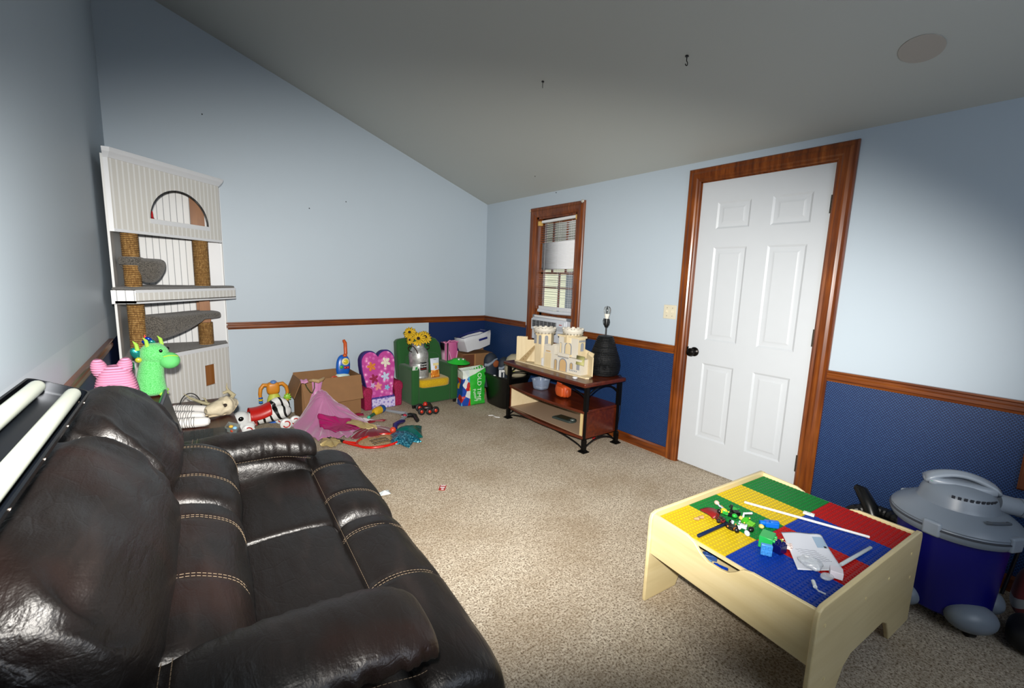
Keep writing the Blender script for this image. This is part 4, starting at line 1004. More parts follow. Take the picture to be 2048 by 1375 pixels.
# generic blossoms in place of the printed picture
for x, z, r, c in ((-.075, .33, .045, '#c9742c'), (.075, .36, .05, '#d9cfc0'), (-.06, .21, .045, '#8a1440'), (.06, .22, .045, '#b9c4dc'), (-.02, .13, .04, '#d88a80'), (.07, .11, .028, '#7fb4d4'), (-.075, .145, .025, '#bba4cc')):
    b = B(); O = V((x-.02, -.0445+.158*z, z+.093)); T_ = frame(O, (1, 0, 0), (0, .16, 1))
    for k in range(5):
        a = k*pi/2.5+r*40; b.T = T_ @ Matrix.Translation((r*.6*cos(a), r*.6*sin(a), .001)) @ Matrix.Rotation(a, 4, 'Z'); b.ell((0, 0, 0), (r*.46, r*.30, .003), 14, 6)
    b.T = T_; b.ell((0, 0, .003), (r*.25, r*.25, .003), 10, 6); b.obj('printed_flower', M(c, .8), hc)
FL = mat_floral('purple_seat_print', '#3d2a7c', '#54419a', '#8d7cc4', 60); FW = mat_floral('white_seat_print', '#c9bfe0', '#a79ccf', '#6d4fae', 38)
b = B(); b.box((-.125, -.02, .0), (.135, .13, .175)); b.prism([(-.01, .0), (.19, .0), (.19, .175), (.0, .13)], .0, ) if False else None
b = B(); b.add([V(p) for p in ((-.12, -.05, 0), (.125, -.05, 0), (.125, .1, 0), (-.12, .1, 0), (-.12, -.05, .115), (.125, -.05, .115), (.125, .1, .18), (-.12, .1, .18))], [(3,2,1,0),(4,5,6,7),(0,1,5,4),(1,2,6,5),(2,3,7,6),(3,0,4,7)]); b.obj('seat', FL, hc, bevel=.012)
b = B(); b.box((-.118, -.058, .004), (.122, -.049, .105)); b.obj('seat_front', FW, hc, bevel=.003)
MG = mat_floral('magenta_print', '#8a0a3a', '#9a0e46', '#a81c58', 80)
for s_, x in ((-1, -.155), (1, .162)):
    b = B(); pr = [(-.036, 0), (.036, 0), (.040, .16), (.052, .19), (.048, .235), (.022, .262), (-.02, .262), (-.046, .235), (-.045, .19), (-.036, .16)]
    if s_ < 0: pr = [(-p[0], p[1]*.86) for p in pr][::-1]
    b.prism(pr, -.20, O=(x, -.055, 0), U=(1, 0, 0), W=(0, 0, 1)); b.obj('armrest', MG, hc, bevel=.014, seg=3)

# ---------------------------------------------------------------- green armchair
GC = M('#14521c', .85, var=.15, bump=.3, bs=300, Sheen_Weight=.15); YC = mat_fuzzy('yellow_fabric', '#b08c10', '#cfab20', 200, .3)
gc = thing('armchair', 'small green fabric child armchair with yellow seat cushion', 'armchair', (-.90, -.30, 0), RAD(2))
for s_, x0, x1 in ((-1, -.262, -.175), (1, .185, .275)):
    b = B(); pr = smooth_closed([(-.17, .03), (-.17, .30), (-.168, .375), (-.14, .402), (-.05, .41), (.08, .415), (.17, .42), (.20, .40), (.20, .2), (.20, .03), (0, .03)], 3)
    b.box((x0, -.17, .03), (x1, .2, .41)); b.obj('armrest', GC, gc, bevel=.022, seg=4)
b = B(); b.box((-.175, -.155, .03), (.185, .16, .205)); b.obj('seat_base', GC, gc, bevel=.01)
b = B(); b.ell((.005, .0, .235), (.182, .175, .048), 32, 14, e=.35); b.obj('seat_cushion', YC, gc, smooth=80)
b = B(); out = []
pr = [(-.265, .24), (-.27, .50), (-.268, .64), (-.25, .665), (-.15, .675), (0, .68), (.11, .672), (.19, .65), (.235, .60), (.255, .53), (.26, .40), (.262, .24)]
b.prism(pr, -.11, O=(0, .09, 0), U=(1, 0, 0), W=(0, .12, 1)); b.obj('backrest', GC, gc, bevel=.028, seg=4)
b = B(); b.ell((.0, .112, .41), (.20, .022, .10), 30, 14, e=.5, rot=(-.12, 0, 0)); b.obj('back_cushion', GC, gc, smooth=80)
for x in (-.235, .24):
    for y in (-.15, .18):
        b = B(); b.cyl((x, y, 0), (x, y, .032), .016, .02, 12); b.obj('foot', BLACK, gc)
# milk can with sunflowers
mc = thing('milk_can', 'galvanised milk can vase with a black lettered label on the green armchair seat', 'milk can', (-1.015, -.345, .287), rot=(RAD(-2), RAD(-2), 0))
t = NT('galvanised'); nn = t.noise(t.coord(), 35, 3, .6); t.color(t.ramp(nn, [(.3, '#8b8d8c'), (.7, '#b9bbb9')])); t.set(Metallic=.55, Roughness=.45); t.bump(nn, .15, .004); GALV = t.m
b = B(); b.lathe([(.001, 0), (.092, 0), (.094, .008), (.091, .014), (.094, .03), (.098, .10), (.0995, .15), (.097, .155), (.099, .16), (.100, .24), (.0975, .246), (.098, .252), (.090, .275), (.070, .305), (.061, .322), (.060, .335), (.066, .350), (.078, .362), (.080, .368), (.074, .366), (.060, .345), (.055, .32), (.001, .30)], n=48); b.obj('can', GALV, mc, smooth=40)
b = B()
for s_ in (1,):
    b.tube([(-.085, -.03, .275), (-.115, -.035, .295), (-.130, -.045, .325), (-.115, -.055, .345), (-.08, -.066, .335), (-.055, -.078, .295), (-.045, -.088, .26)], .005, 8)
    b.tube([(.07, -.03, .285), (.105, -.035, .30), (.10, -.045, .33), (.07, -.05, .33)], .005, 8)
b.obj('handle', M('#33231c', .5, .5), mc)
lb = []
b = B(); a0, a1 = RAD(-108), RAD(-66)
b.grid(lambda u, v: (.1012*cos(a0+(a1-a0)*u), .1012*sin(a0+(a1-a0)*u), .088+.080*v), 14, 2); o = b.obj('label', M('#0a0a0b', .5), mc, solid=.0012)
def wrap_text(s, size, mat, parent, z, ac, R_, name='lettering', sx=1):
    o = text(s, size, mat, parent, Matrix.Identity(4), name, .0004, 'CENTER', sx)
    for v in o.data.vertices:
        x, y, e = v.co; a = ac+x/R_; v.co = (cos(a)*(R_+.0012+e), sin(a)*(R_+.0012+e), z+y)
    return o
wrap_text('Flower', .027, WHITE, mc, .150, RAD(-87), .1015); wrap_text('Garden', .025, WHITE, mc, .125, RAD(-87), .1015)
b = B(); b.grid(lambda u, v: (.1022*cos(RAD(-106)+RAD(38)*u), .1022*sin(RAD(-106)+RAD(38)*u), .098+.006*v), 14, 1); b.obj('label_line', M('#9c1a20', .5), mc, solid=.0008)
PET = M('#d8b01a', .6, var=.1)
def sunflower(name, lab, loc, rot, r, parentlabel):
    f = thing(name, lab, 'flower', loc, rot=rot, group='artificial sunflowers in the milk can')
    b = B()
    for ring, (n, rr, tilt) in enumerate(((15, 1.0, .12), (13, .82, .35))):
        for k in range(n):
            a = 2*pi*(k+.5*ring)/n+.1*sin(k*5); ca, sa = cos(a), sin(a); L = r*rr*(1+.12*sin(k*7))
            vs = []
            for u, w in ((.22, .06), (.5, .13), (.8, .10), (1.0, .0)):
                z = tilt*r*u-(.15*r*u*u)+.004*ring
                for s_ in (-1, 0, 1): vs.append((ca*L*u-sa*w*L*1.4*s_, sa*L*u+ca*w*L*1.4*s_, z-(abs(s_)*.004)))
            b.add(vs, [(3*i+j, 3*i+j+1, 3*i+j+4, 3*i+j+3) for i in range(3) for j in range(2)])
    b.obj('petals', PET, f, solid=.0012)
    b = B(); b.ell((0, 0, .006), (r*.27, r*.27, r*.10), 18, 8); b.obj('centre', M('#20100a', .9, bump=.8, bs=150), f)
    b = B(); b.tube([(0, 0, 0), (0, .005, -.03), (.0, .01, -.055)], .005, 6); b.obj('stem', M('#27501c', .6), f)
    for s_ in (-1, 1):
        b = B(); b.grid(lambda u, v: (s_*(.02+.05*u), .0+.03*(v-.5)*sin(pi*min(u+.1, 1)), -.02+.012*sin(u*3)), 5, 3); b.obj('leaf', M('#1f4a1a', .6), f, solid=.001)
sunflower('sunflower', 'yellow sunflower with dark centre, front one facing the room from the milk can', (-1.062, -.415, .700), (RAD(58), 0, RAD(-22)), .075, 0)
sunflower('sunflower', 'yellow sunflower, highest and leftmost in the milk can', (-1.125, -.345, .757), (RAD(50), 0, RAD(-30)), .066, 0)
sunflower('sunflower', 'yellow sunflower tipped to the right in the milk can', (-.960, -.360, .705), (RAD(50), 0, RAD(10)), .074, 0)
sunflower('sunflower', 'small drooping yellow sunflower, lowest and leftmost on the milk can rim', (-1.145, -.40, .690), (RAD(75), 0, RAD(-60)), .045, 0)
# snack pouch leaning on the can
sp = thing('snack_pouch', 'white pouch with orange snack picture standing beside the milk can', 'pouch', (-.872, -.42, .286), rot=(RAD(-6), 0, RAD(4)))
def pouch(u, v): 
    return ((u-.5)*.105*(1-.06*sin(v*pi)), -.018*sin(pi*u)*sin(pi*min(v*1.15, 1)*.9), v*.20)
b = B(); b.grid(pouch, 12, 16); t = NT('pouch_print'); tc = t.n('ShaderNodeTexCoord'); sp_ = t.n('ShaderNodeSeparateXYZ', {0: tc.outputs['Object']})
v = t.n('ShaderNodeTexVoronoi', {'Vector': tc.outputs['Object'], 'Scale': 60.0}).outputs['Color']
t.color(t.mix(t.math('LESS_THAN', sp_.outputs[2], .078), '#c7cedc', t.ramp(v, [(.3, '#b0541a'), (.6, '#cf7f24'), (.85, '#e8c064')]))); t.set(Roughness=.3); b.obj('bag', t.m, sp, solid=.004, smooth=80)
b = B(); b.box((-.03, -.021, .125), (.035, -.018, .150)); b.obj('brand_panel', M('#d9c98f', .4), sp, bevel=.001)
b = B(); b.ell((.0, -.02, .105), (.014, .004, .018), 12, 8); b.obj('printed_mark', M('#c78a34', .4), sp)
b = B(); b.tube([(-.014, -.004, .186), (.014, -.004, .186)], .004, 8); b.obj('hang_slot', BLACK, sp)
# bottle-like clear thing and tag on the chair
b = B(); b.box((-.028, -.004, -.024), (.028, .004, .024)); o = b.obj('price_tag', M('#c9d4cc', .5), bevel=.001); o.location = (-1.125, -.484, .418); o.rotation_euler = (.35, 0, 0); tag(o, 'white and green tag on the left arm of the green armchair', 'tag')
b = B(); b.box((.0, -.0052, -.018), (.022, -.004, .012)); b.obj('green_print', M('#2f9a48', .5), o)
# green frisbee on the right arm
fr = thing('sun_visor', 'lime green plastic sun visor lying on the green armchair arm', 'visor', (-.625, -.47, .432), rot=(RAD(9), RAD(5), RAD(10)))
LIME = M('#1fae2c', .35)
b = B(); b.lathe([(.001, .032), (.05, .034), (.075, .028), (.09, .012), (.125, .002), (.142, -.004), (.143, -.001), (.126, .008), (.09, .02), (.078, .034), (.05, .040), (.001, .039)], n=40, sy=.62); b.obj('brim', LIME, fr, smooth=60)
for s_ in (-1, 1):
    b = B(); b.ell((s_*.03+.0, -.03, .040), (.013, .011, .010), 10, 8); ey = b.obj('eye', WHITE, fr)
    b = B(); b.ell((s_*.03+.002, -.039, .042), (.005, .004, .005), 8, 6); b.obj('pupil', BLACK, ey)
# shopping bag
sb = thing('shopping_bag', 'green and white plastic shopping bag lettered OLD TIME beside the green armchair', 'bag', (-.545, -.60, 0), RAD(-6))
def bagf(k):
    def f(u, v):
        x = -.135+.27*u; y = -.055-.028*sin(pi*u)*(.4+.6*sin(pi*v))+.012*nz((x, 0, v), 9); z = .395*v-(.02*(1-u) if v > .9 else 0)
        if k: y = .07+.02*sin(pi*u)*sin(pi*v)
        return (x*(1-.12*v*(1-v)*2)+(.01*v), y, max(z, .002))
    return f
t = NT('bag_print'); tc = t.n('ShaderNodeTexCoord'); s3 = t.n('ShaderNodeSeparateXYZ', {0: tc.outputs['Object']}); x, y, z = s3.outputs
edge = t.math('ADD', x, t.math('MULTIPLY', z, .06))
vc = t.n('ShaderNodeTexVoronoi', {'Vector': tc.outputs['Object'], 'Scale': 13.0}); 
r = t.n('ShaderNodeSeparateColor', {0: vc.outputs['Color']}).outputs[0]
multi = t.ramp(r, [(.2, '#0f3f9c'), (.38, '#b01818'), (.5, '#cfd3d2'), (.68, '#d8b024'), (.8, '#4c9cc8'), (.95, '#d8dad8')])
for e in t.t.nodes:
    if e.bl_idname == 'ShaderNodeValToRGB': e.color_ramp.interpolation = 'CONSTANT'
top = t.math('GREATER_THAN', t.math('SUBTRACT', z, t.math('MULTIPLY', x, .42)), .335)
c = t.mix(t.math('GREATER_THAN', edge, -.035), multi, '#2ca832'); c = t.mix(t.math('MULTIPLY', top, .85), c, '#d3dcd4')
t.color(c); t.set(Roughness=.25); t.b.inputs['Coat Weight'].default_value = .5; t.bump(t.noise(t.coord(), 22, 3, .6), .5, .01)
b = B(); b.grid(bagf(0), 18, 22); b.grid(bagf(1), 18, 22)
n0 = 19*23
for j in range(22):
    for side in (0, 18): b.f.append((side*23+j, side*23+j+1, n0+side*23+j+1, n0+side*23+j)); b.mi.append(0)
b.obj('bag', t.m, sb, smooth=60, solid=.002)
T_ = frame((.048, -.092, .20), (0, .0, -1), (1, -.12, .03)); text('OLD TIME', .060, M('#cfe6cf', .4), sb, T_, ext=.0008, sx=1.12)
T_ = frame((.005, -.0935, .115), (.25, 0, -1), (1, -.02, .25)); text('Pottery', .045, M('#cfe6cf', .4), sb, T_, ext=.0008)
b = B()
for k in range(6): b.tube([(-.04+.03*k, -.06, .385), (-.045+.032*k, -.045, .405), (-.035+.03*k, -.03, .40)], .006, 6)
b.obj('gathered_top', M('#c3d0c4', .35), sb)
# pink striped gift bag
gb = thing('gift_bag', 'pink and white striped bag standing behind the right arm of the green armchair', 'bag', (-.535, -.092, .002), RAD(-4)); gb.scale = (.78, 1, 1)
t = NT('pink_stripes'); w = t.n('ShaderNodeTexWave', {'Vector': t.coord(), 'Scale': 5.5}, bands_direction='X'); t.color(t.ramp(w.outputs['Fac'], [(.28, '#16060e'), (.34, '#c8a6b8'), (.46, '#c8a6b8'), (.52, '#b05a86')])); t.set(Roughness=.4)
b = B(); b.add([V(p) for p in ((-.09, -.05, 0), (.09, -.05, 0), (.09, .06, 0), (-.09, .06, 0), (-.105, -.06, .585), (.10, -.06, .60), (.10, .06, .60), (-.105, .06, .585))], [(3,2,1,0),(0,1,5,4),(1,2,6,5),(2,3,7,6),(3,0,4,7)]); b.obj('bag', t.m, gb, solid=.003)
b = B(); b.grid(lambda u, v: (-.055+.13*u+.02*v, -.068-.012*sin(pi*u)-.008*v, .60-.30*v*(sin(pi*(.12+.76*u)))**.8), 12, 12); b.obj('tissue', M('#b8558a', .6, var=.15), gb, smooth=80, solid=.004)
b = B(); b.tube([(-.055+.13*i/12+.015, -.078-.012*sin(pi*i/12), .60-.235*(sin(pi*(.12+.76*i/12)))**.8) for i in range(13)], .006, 7); b.obj('tissue_fold', M('#d79abb', .6), gb)
b = B(); b.tube([(-.12, -.05, .60), (-.09, -.07, .585), (-.05, -.06, .60), (-.03, -.065, .615), (.0, -.06, .605), (.05, -.06, .61), (.09, -.065, .595), (.12, -.05, .60)], .009, 7); b.obj('ribbon', M('#c0719a', .5), gb)
# corner cardboard box with the white fabric bin on it
kb = thing('cardboard_box', 'brown cardboard box in the room corner under the white fabric bin', 'box', (-.25, -.155, 0), RAD(-4))
b = B(); b.box((-.19, -.12, 0), (.19, .13, .468)); b.obj('carton', CARD, kb, bevel=.002)
b = B(); b.prism([(0, 0), (.10, 0), (.085, .09), (.0, .07)], .004, O=(.09, .10, .468), U=(1, 0, 0), W=(0, .2, 1)); b.obj('flap', CARD, kb)
b = B(); b.prism([(0, 0), (.006, 0), (.006, -.46), (0, -.46)], .02, O=(-.05, -.1215, .465), U=(1, 0, 0), W=(0, 0, 1)); b.obj('edge_tape', M('#b8895a', .5), kb)
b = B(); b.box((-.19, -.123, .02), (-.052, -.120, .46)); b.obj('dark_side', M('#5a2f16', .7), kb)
wb = thing('fabric_bin', 'white fabric bin with navy handle tipped on the corner cardboard box', 'bin', (-.245, -.175, .520), rot=(RAD(-2), RAD(-11), RAD(4)))
FAB = M('#c9cbd0', .85, var=.08, bump=.25, bs=45)
b = B()
def bin_ring(z, k): return [V((x*k, y*k*.8, z+.006*sin(i*2.1))) for i, (x, y) in enumerate([(q[0], q[1]) for q in [(-.185, -.12), (-.09, -.132), (.0, -.13), (.09, -.132), (.185, -.12), (.19, 0), (.185, .12), (0, .13), (-.185, .12), (-.19, 0)]])]
b.rings([bin_ring(0, .86), bin_ring(.06, .93), bin_ring(.12, .99), bin_ring(.165, 1.02)], cap=False); b.f.append(tuple(range(10))); b.mi.append(0); b.obj('bin', FAB, wb, solid=.006, smooth=50)
b = B(); b.rings([bin_ring(.168, .955), bin_ring(.14, .93)], cap=False); b.obj('lining', M('#0c1c5c', .7), wb, solid=.002)
b = B(); b.box((-.0, -.118, .088), (.12, -.108, .112)); b.obj('handle', M('#0a1460', .7), wb, bevel=.004)
# black tub with boots and a beige cap
bt = thing('tub', 'large black plastic tub between the shopping bag and the TV stand', 'tub', (-.240, -.80, 0))
b = B(); rs = []
for r_, z_ in ((.135, .0), (.145, .012), (.178, .30), (.186, .312), (.192, .33), (.192, .342), (.180, .342), (.168, .30), (.135, .02)):
    rs.append([V((r_*math.copysign(abs(cos(2*pi*k/48))**.5, cos(2*pi*k/48)), 1.3*r_*math.copysign(abs(sin(2*pi*k/48))**.5, sin(2*pi*k/48)), z_)) for k in range(48)])
b.rings(rs); b.obj('tub', M('#060607', .35), bt, smooth=45)
b = B(); b.ell((-.188, -.06, .345), (.012, .018, .006), 10, 6); b.obj('sticker', WHITE, bt)
NAVY = M('#0f1c2c', .7, var=.2); GRA = M('#6f7a88', .6)
def boot(loc, lab, s=1.0, inner='#7a3c14'):
    f = thing('boot', lab, 'boot', loc, RAD(-12), group=None)
    b = B(); rs = []
    for i in range(16):
        t_ = i/15; z = -.19+.42*t_; k = (1-.08*sin(pi*t_))*(1 if t_ < .72 else max(.12, math.sqrt(max(0, 1-((t_-.72)/.285)**2)))); rx, ry = .095*k*s, .065*k*s
        rs.append([V((rx*cos(2*pi*q/24), ry*sin(2*pi*q/24), z*s)) for q in range(24)])
    b.rings(rs); b.obj('shaft', NAVY, f, smooth=70)
    b = B(); b.tube([V((-.088*s, -.033*s, .088*s)), V((-.055*s, -.056*s, .088*s)), V((-.01*s, -.064*s, .115*s)), V((.03*s, -.056*s, .148*s)), V((.072*s, -.036*s, .156*s))], [.022*s, .020*s, .015*s, .012*s, .010*s], 10); b.obj('collar_band', GRA, f, smooth=60)
    b = B(); b.ell((.048*s, -.046*s, .098*s), (.050*s, .022*s, .046*s), 16, 10); b.obj('opening', M(inner, .8), f)
    return f
boot((-.345, -.66, .345), 'dark navy boot with grey band standing leftmost in the black tub', .86)
f = boot((-.222, -.735, .315), 'dark navy boot with grey band and white logo, nearer the beige cap', .80, '#07090f')
b = B(); b.box((-.085, -.072, -.06), (-.062, -.060, .06)); b.box((-.06, -.076, .035), (-.012, -.066, .06)); b.box((-.038, -.076, -.02), (-.028, -.066, .03)); b.obj('white_logo', WHITE, f, bevel=.002)
b = B(); b.ell((.0, -.07, .07), (.014, .012, .018), 10, 8); b.obj('red_tab', M('#a01420', .5), f)
cp = thing('cap', 'beige fabric cap lying in the black tub beside the TV stand', 'cap', (-.185, -.895, .372))
b = B(); b.lathe([(.001, -.05), (.08, -.05), (.110, -.03), (.120, .02), (.112, .09), (.092, .145), (.055, .175), (.001, .182)], n=36, sx=1.0, sy=1.05); b.obj('crown', M('#a59c84', .85, var=.15, bump=.3, bs=120), cp, smooth=70)
b = B(); b.T = Matrix.Translation((-.105, -.085, .02)) @ Matrix.Rotation(RAD(-35), 4, 'Z'); b.ell((0, 0, 0), (.026, .008, .012), 12, 8); b.obj('badge', M('#b8b858', .6), cp)
# grey box and wood block behind the shopping bag
b = B(); b.box((-.06, -.05, 0), (.06, .05, .28)); o = b.obj('grey_box', M('#4a525c', .6), bevel=.006); o.location = (-.365, -.40, 0); tag(o, 'slate grey box behind the shopping bag', 'box')
b = B(); b.box((-.025, -.02, 0), (.025, .02, .055)); o = b.obj('wood_block', M('#a8845a', .7), bevel=.002); o.location = (-.335, -.50, 0); tag(o, 'small tan wood block between the grey box and the black tub', 'block')

# ---------------------------------------------------------------- TV stand
tv = thing('tv_stand', 'cherry and black metal TV stand with open shelves below the window', 'TV stand', (-.29, -1.69, 0))
IRON = M('#0c0b0b', .4, .6)
def bow(x0, x1, y0, y1, z0, z1, bw=.04, n=16):
    """board with a front edge (x0 side) bowed outward"""
    P = [(x1, y0)]+[(x0-bw*sin(pi*i/n)*1.0, y0+(y1-y0)*i/n) for i in range(n+1)]+[(x1, y1)]
    b = B(); b.prism(P, z1-z0, O=(0, 0, z0), U=(1, 0, 0), W=(0, 1, 0)); return b
bow(-.255, .225, -.535, .525, .526, .560, .012).obj('top', CHERRY, tv, bevel=.01, seg=3)
bow(-.20, .205, -.49, .49, .305, .328, .04).obj('shelf', CHERRY, tv, bevel=.003)
bow(-.20, .205, -.49, .49, .098, .118, .04).obj('bottom_shelf', CHERRY, tv, bevel=.003)
b = B(); b.box((-.19, -.49, .118), (.205, -.474, .305)); b.obj('side_panel', CHERRY, tv)
b = B(); b.box((-.19, .474, .118), (.205, .49, .305)); b.obj('side_panel', CHERRY, tv)
b = B(); b.box((.19, -.474, .118), (.20, .474, .305)); b.box((-.186, .465, .119), (.19, .4735, .304)); b.box((-.186, -.4735, .119), (.19, -.465, .304)); b.obj('pale_lining', PALEPLY, tv)
b = B(); b.box((-.193, -.4735, .1185), (.19, .4735, .1215)); b.obj('lining_floor', M('#a58c74', .6), tv)
b = B(); b.box((-.199, -.474, .125), (-.187, -.450, .30)); b.obj('front_batten', M('#c8b27e', .5), tv)
for x in (-.195, .185):
    for y in (-.50, .50):
        b = B(); b.box((x-.015, y-.015, .328), (x+.015, y+.015, .527)); b.box((x-.015, y-.015, .0), (x+.015, y+.015, .10)) ; b.prism([(-.032, -.032), (.032, -.032), (.032, .032), (-.032, .032)], .008, O=(x, y, 0), U=(1, 0, 0), W=(0, 1, 0))
        b.prism([(-.022, -.022), (.022, -.022), (.022, .022), (-.022, .022)], .008, O=(x, y, .008), U=(1, 0, 0), W=(0, 1, 0)); b.box((x-.008, y-.008, .10), (x+.008, y+.008, .33)) ; b.obj('leg', IRON, tv)
for z, h in ((.43, .085), (.02, .07)):
    for x in (-.195, .185):
        b = B(); b.tube([(x, -.49+.98*i/24, z+h*sin(pi*i/24)**.6) for i in range(25)], .006, 6); b.obj('arched_brace', IRON, tv)
    for y in (-.50, .50):
        b = B(); b.tube([(-.19+.37*i/14, y, z+h*sin(pi*i/14)**.7) for i in range(15)], .006, 6); b.obj('arched_brace', IRON, tv)
# things on the stand
ct = thing('clear_container', 'clear square plastic tub on the TV stand shelf, left of the orange toy', 'container', (-.325, -1.465, .329), RAD(8))
b = B(); PC = mat_film('clear_plastic', '#9fb0cc', .42)
def rr(w, z): return [V((math.copysign(abs(cos(2*pi*k/28))**.45, cos(2*pi*k/28))*w, math.copysign(abs(sin(2*pi*k/28))**.45, sin(2*pi*k/28))*w, z)) for k in range(28)]
b.rings([rr(.052, .001), rr(.058, .01), rr(.070, .085), rr(.075, .09), rr(.075, .094), rr(.068, .09), rr(.055, .012), rr(.03, .006)]); b.obj('tub', PC, ct)
b = B(); b.box((-.035, -.04, .009), (.04, .035, .025)); b.obj('folded_paper', WHITE, ct, bevel=.003)
ot = thing('orange_backpack', 'small orange toy backpack on the TV stand shelf', 'toy bag', (-.335, -1.775, .329), RAD(-8))
OR2 = M('#b8481a', .5, var=.1)
b = B(); b.ell((0, 0, .058), (.045, .078, .056), 28, 16, e=.5); b.obj('body', OR2, ot, smooth=80)
b = B(); b.ell((-.038, -.012, .055), (.022, .05, .045), 22, 14, e=.45); b.obj('pocket', M('#c05220', .5), ot, smooth=80)
b = B(); b.ell((.0, .035, .105), (.03, .04, .032), 18, 12, e=.6); b.obj('flap', OR2, ot, smooth=80)
for y in (-.082, .078):
    b = B(); b.ell((-.01, y, .05), (.022, .012, .038), 14, 10); b.obj('side_pouch', M('#a03c12', .5), ot, smooth=80)
gd = thing('handheld_game', 'grey handheld learning game lying on the lowest TV stand shelf', 'handheld game', (-.315, -1.79, .1222), RAD(8))
b = B(); P = [(-.055, .10), (.055, .085), (.055, -.07)]+[(.055*cos(RAD(a)), -.07+.045*sin(RAD(a))) for a in range(-10, -180, -17)]+[(-.055, -.07)]
b.prism(P, -.018, O=(0, 0, 0), U=(1, 0, 0), W=(0, 1, 0)); b.v = [p+V((0, 0, .018)) for p in b.v]; b.obj('body', M('#2f3a38', .4), gd, bevel=.004)
b = B(); b.box((-.035, -.05, .018), (.038, .065, .0205)); b.obj('screen', M('#20261c', .15), gd)
b = B(); b.lathe([(.001, .018), (.02, .018), (.018, .023), (.001, .024)], (.0, -.085, 0), 16); b.obj('button', M('#6f7a78', .3), gd)
b = B(); b.tube([(-.06, .04, .006), (-.02, .02, .006), (-.03, -.03, .006), (.0, -.07, .006)], .004, 6); o = b.obj('white_cable', WHITE); o.location = (-.56, -1.09, 0); tag(o, 'white cable end on the carpet by the left foot of the TV stand', 'cable')
b = B(); b.ell((0, 0, .016), (.018, .02, .016), 12, 8); o = b.obj('red_marble', M('#8c1418', .4)); o.location = (-.22, -2.06, 0); tag(o, 'small red toy piece on the carpet beneath the TV stand', 'toy piece')
b = B(); b.lathe([(.001, 0), (.018, 0), (.021, .006), (.018, .013), (.001, .014)], n=24); o = b.obj('bottle_cap', WHITE); o.location = (-.475, -2.045, .561); tag(o, 'white round cap on the front edge of the TV stand top', 'cap')
# ---------------------------------------------------------------- toy castle
CST = mat_wood('castle_wood', '#d2bf98', '#e2d2ae', '#ebdfc2', axis=2, rough=.6, scale=5)
CW = M('#d6d0c2', .55, var=.1); CG = M('#7d8694', .6); CS = M('#c6a474', .6)
ca = thing('toy_castle', 'pale wooden toy castle with towers and ramp on the TV stand', 'toy castle', (-.455, -1.235, .561), rot=(0, 0, RAD(-90+3)))
# local: x along the front (towards the camera side), y towards the wall, z up
def cb(name, pts, mat=CST, **k):
    b = B()
    for p in pts: b.box(*p)
    return b.obj(name, mat, ca, **k)
b = B(); b.prism([(-.01, 0), (.87, -.01), (.89, .01), (.85, .10), (.78, .155), (0, .165)], .012, O=(0, 0, 0), U=(1, 0, 0), W=(0, 1, 0)); b.obj('base_board', CST, ca)
def cren(L, h, drop=.03, w=.03, n=None, st=()):
    """outline of a battlement panel"""
    P = [(0, 0), (L, 0), (L, h)]; n = n or max(2, int(L/w/2)); x = L; s = L/(2*n-1)
    for i in range(2*n-1):
        z = h if i % 2 == 0 else h-drop; P += [(x, z), (x-s, z)]; x -= s
    return P
def panel(name, O, ang, outline, th=.008, mat=CST):
    b = B(); U = (cos(ang), sin(ang), 0); b.prism(outline, th, O=O, U=U, W=(0, 0, 1)); return b.obj(name, mat, ca)
Z0 = .012
panel('left_wall', (0.0, .012, Z0), RAD(30), [(0, 0), (.26, 0), (.26, .245), (.175, .235), (.175, .205), (.105, .20), (.105, .225), (.098, .23), (.088, .225), (.078, .23), (.068, .224), (.058, .23), (.048, .224), (.038, .23), (.028, .224), (.018, .228), (0, .223)])
b = B()
b.add([V(p) for p in ((.045, .008, Z0+.004), (.135, .0, Z0+.004), (.215, .055, .165), (.155, .09, .165), (.045, .008, Z0), (.135, .0, Z0), (.215, .055, .155), (.155, .09, .155))], [(0,1,2,3),(7,6,5,4),(0,1,5,4),(1,2,6,5),(2,3,7,6),(3,0,4,7)])
b.obj('ramp', M('#c4a878', .6), ca)
for k in range(5):
    b = B(); t_ = .12+k*.17; p = V((.085, .005, Z0)).lerp(V((.185, .082, .165)), t_); b.cbox(p+V((0, 0, .006)), (.006, .055, .006), (0, -.75, RAD(40))); b.obj('ramp_step', M('#8a6a44', .6), ca)
def tower(cx, cy, r, z0, z1, crown, n=6, rot=.0):
    b = B(); P = [(cx+r*cos(2*pi*k/n+rot), cy+r*sin(2*pi*k/n+rot)) for k in range(n)]
    b.prism(P, z1-z0, O=(0, 0, z0), U=(1, 0, 0), W=(0, 1, 0)); b.obj('tower', CST, ca, smooth=0)
    b = B(); m = 24; R2 = r*1.16
    b.lathe([(r*1.0, z1-.012), (R2, z1+.008), (R2+.004, z1+.018), (R2+.004, z1+.034), (R2-.010, z1+.034), (R2-.014, z1+.01), (.001, z1+.008)], (cx, cy, 0), m)
    for k in range(11): a = 2*pi*k/11; b.cbox((cx+(R2-.004)*cos(a), cy+(R2-.004)*sin(a), z1+.038), (.016, .024, .010), (0, 0, a))
    b.obj('tower_crown', CW, ca, smooth=20)
    b = B()
    for k in range(18): a = 2*pi*k/18; b.cbox((cx+(r*1.07)*cos(a), cy+(r*1.07)*sin(a), z1-.006), (.012, .010, .012), (0, 0, a))
    b.obj('corbels', M('#8c8472', .6), ca)
tower(.27, .105, .085, Z0, .305, 1, 6, RAD(0)); tower(.60, .115, .074, .25, .330, 1, 12)
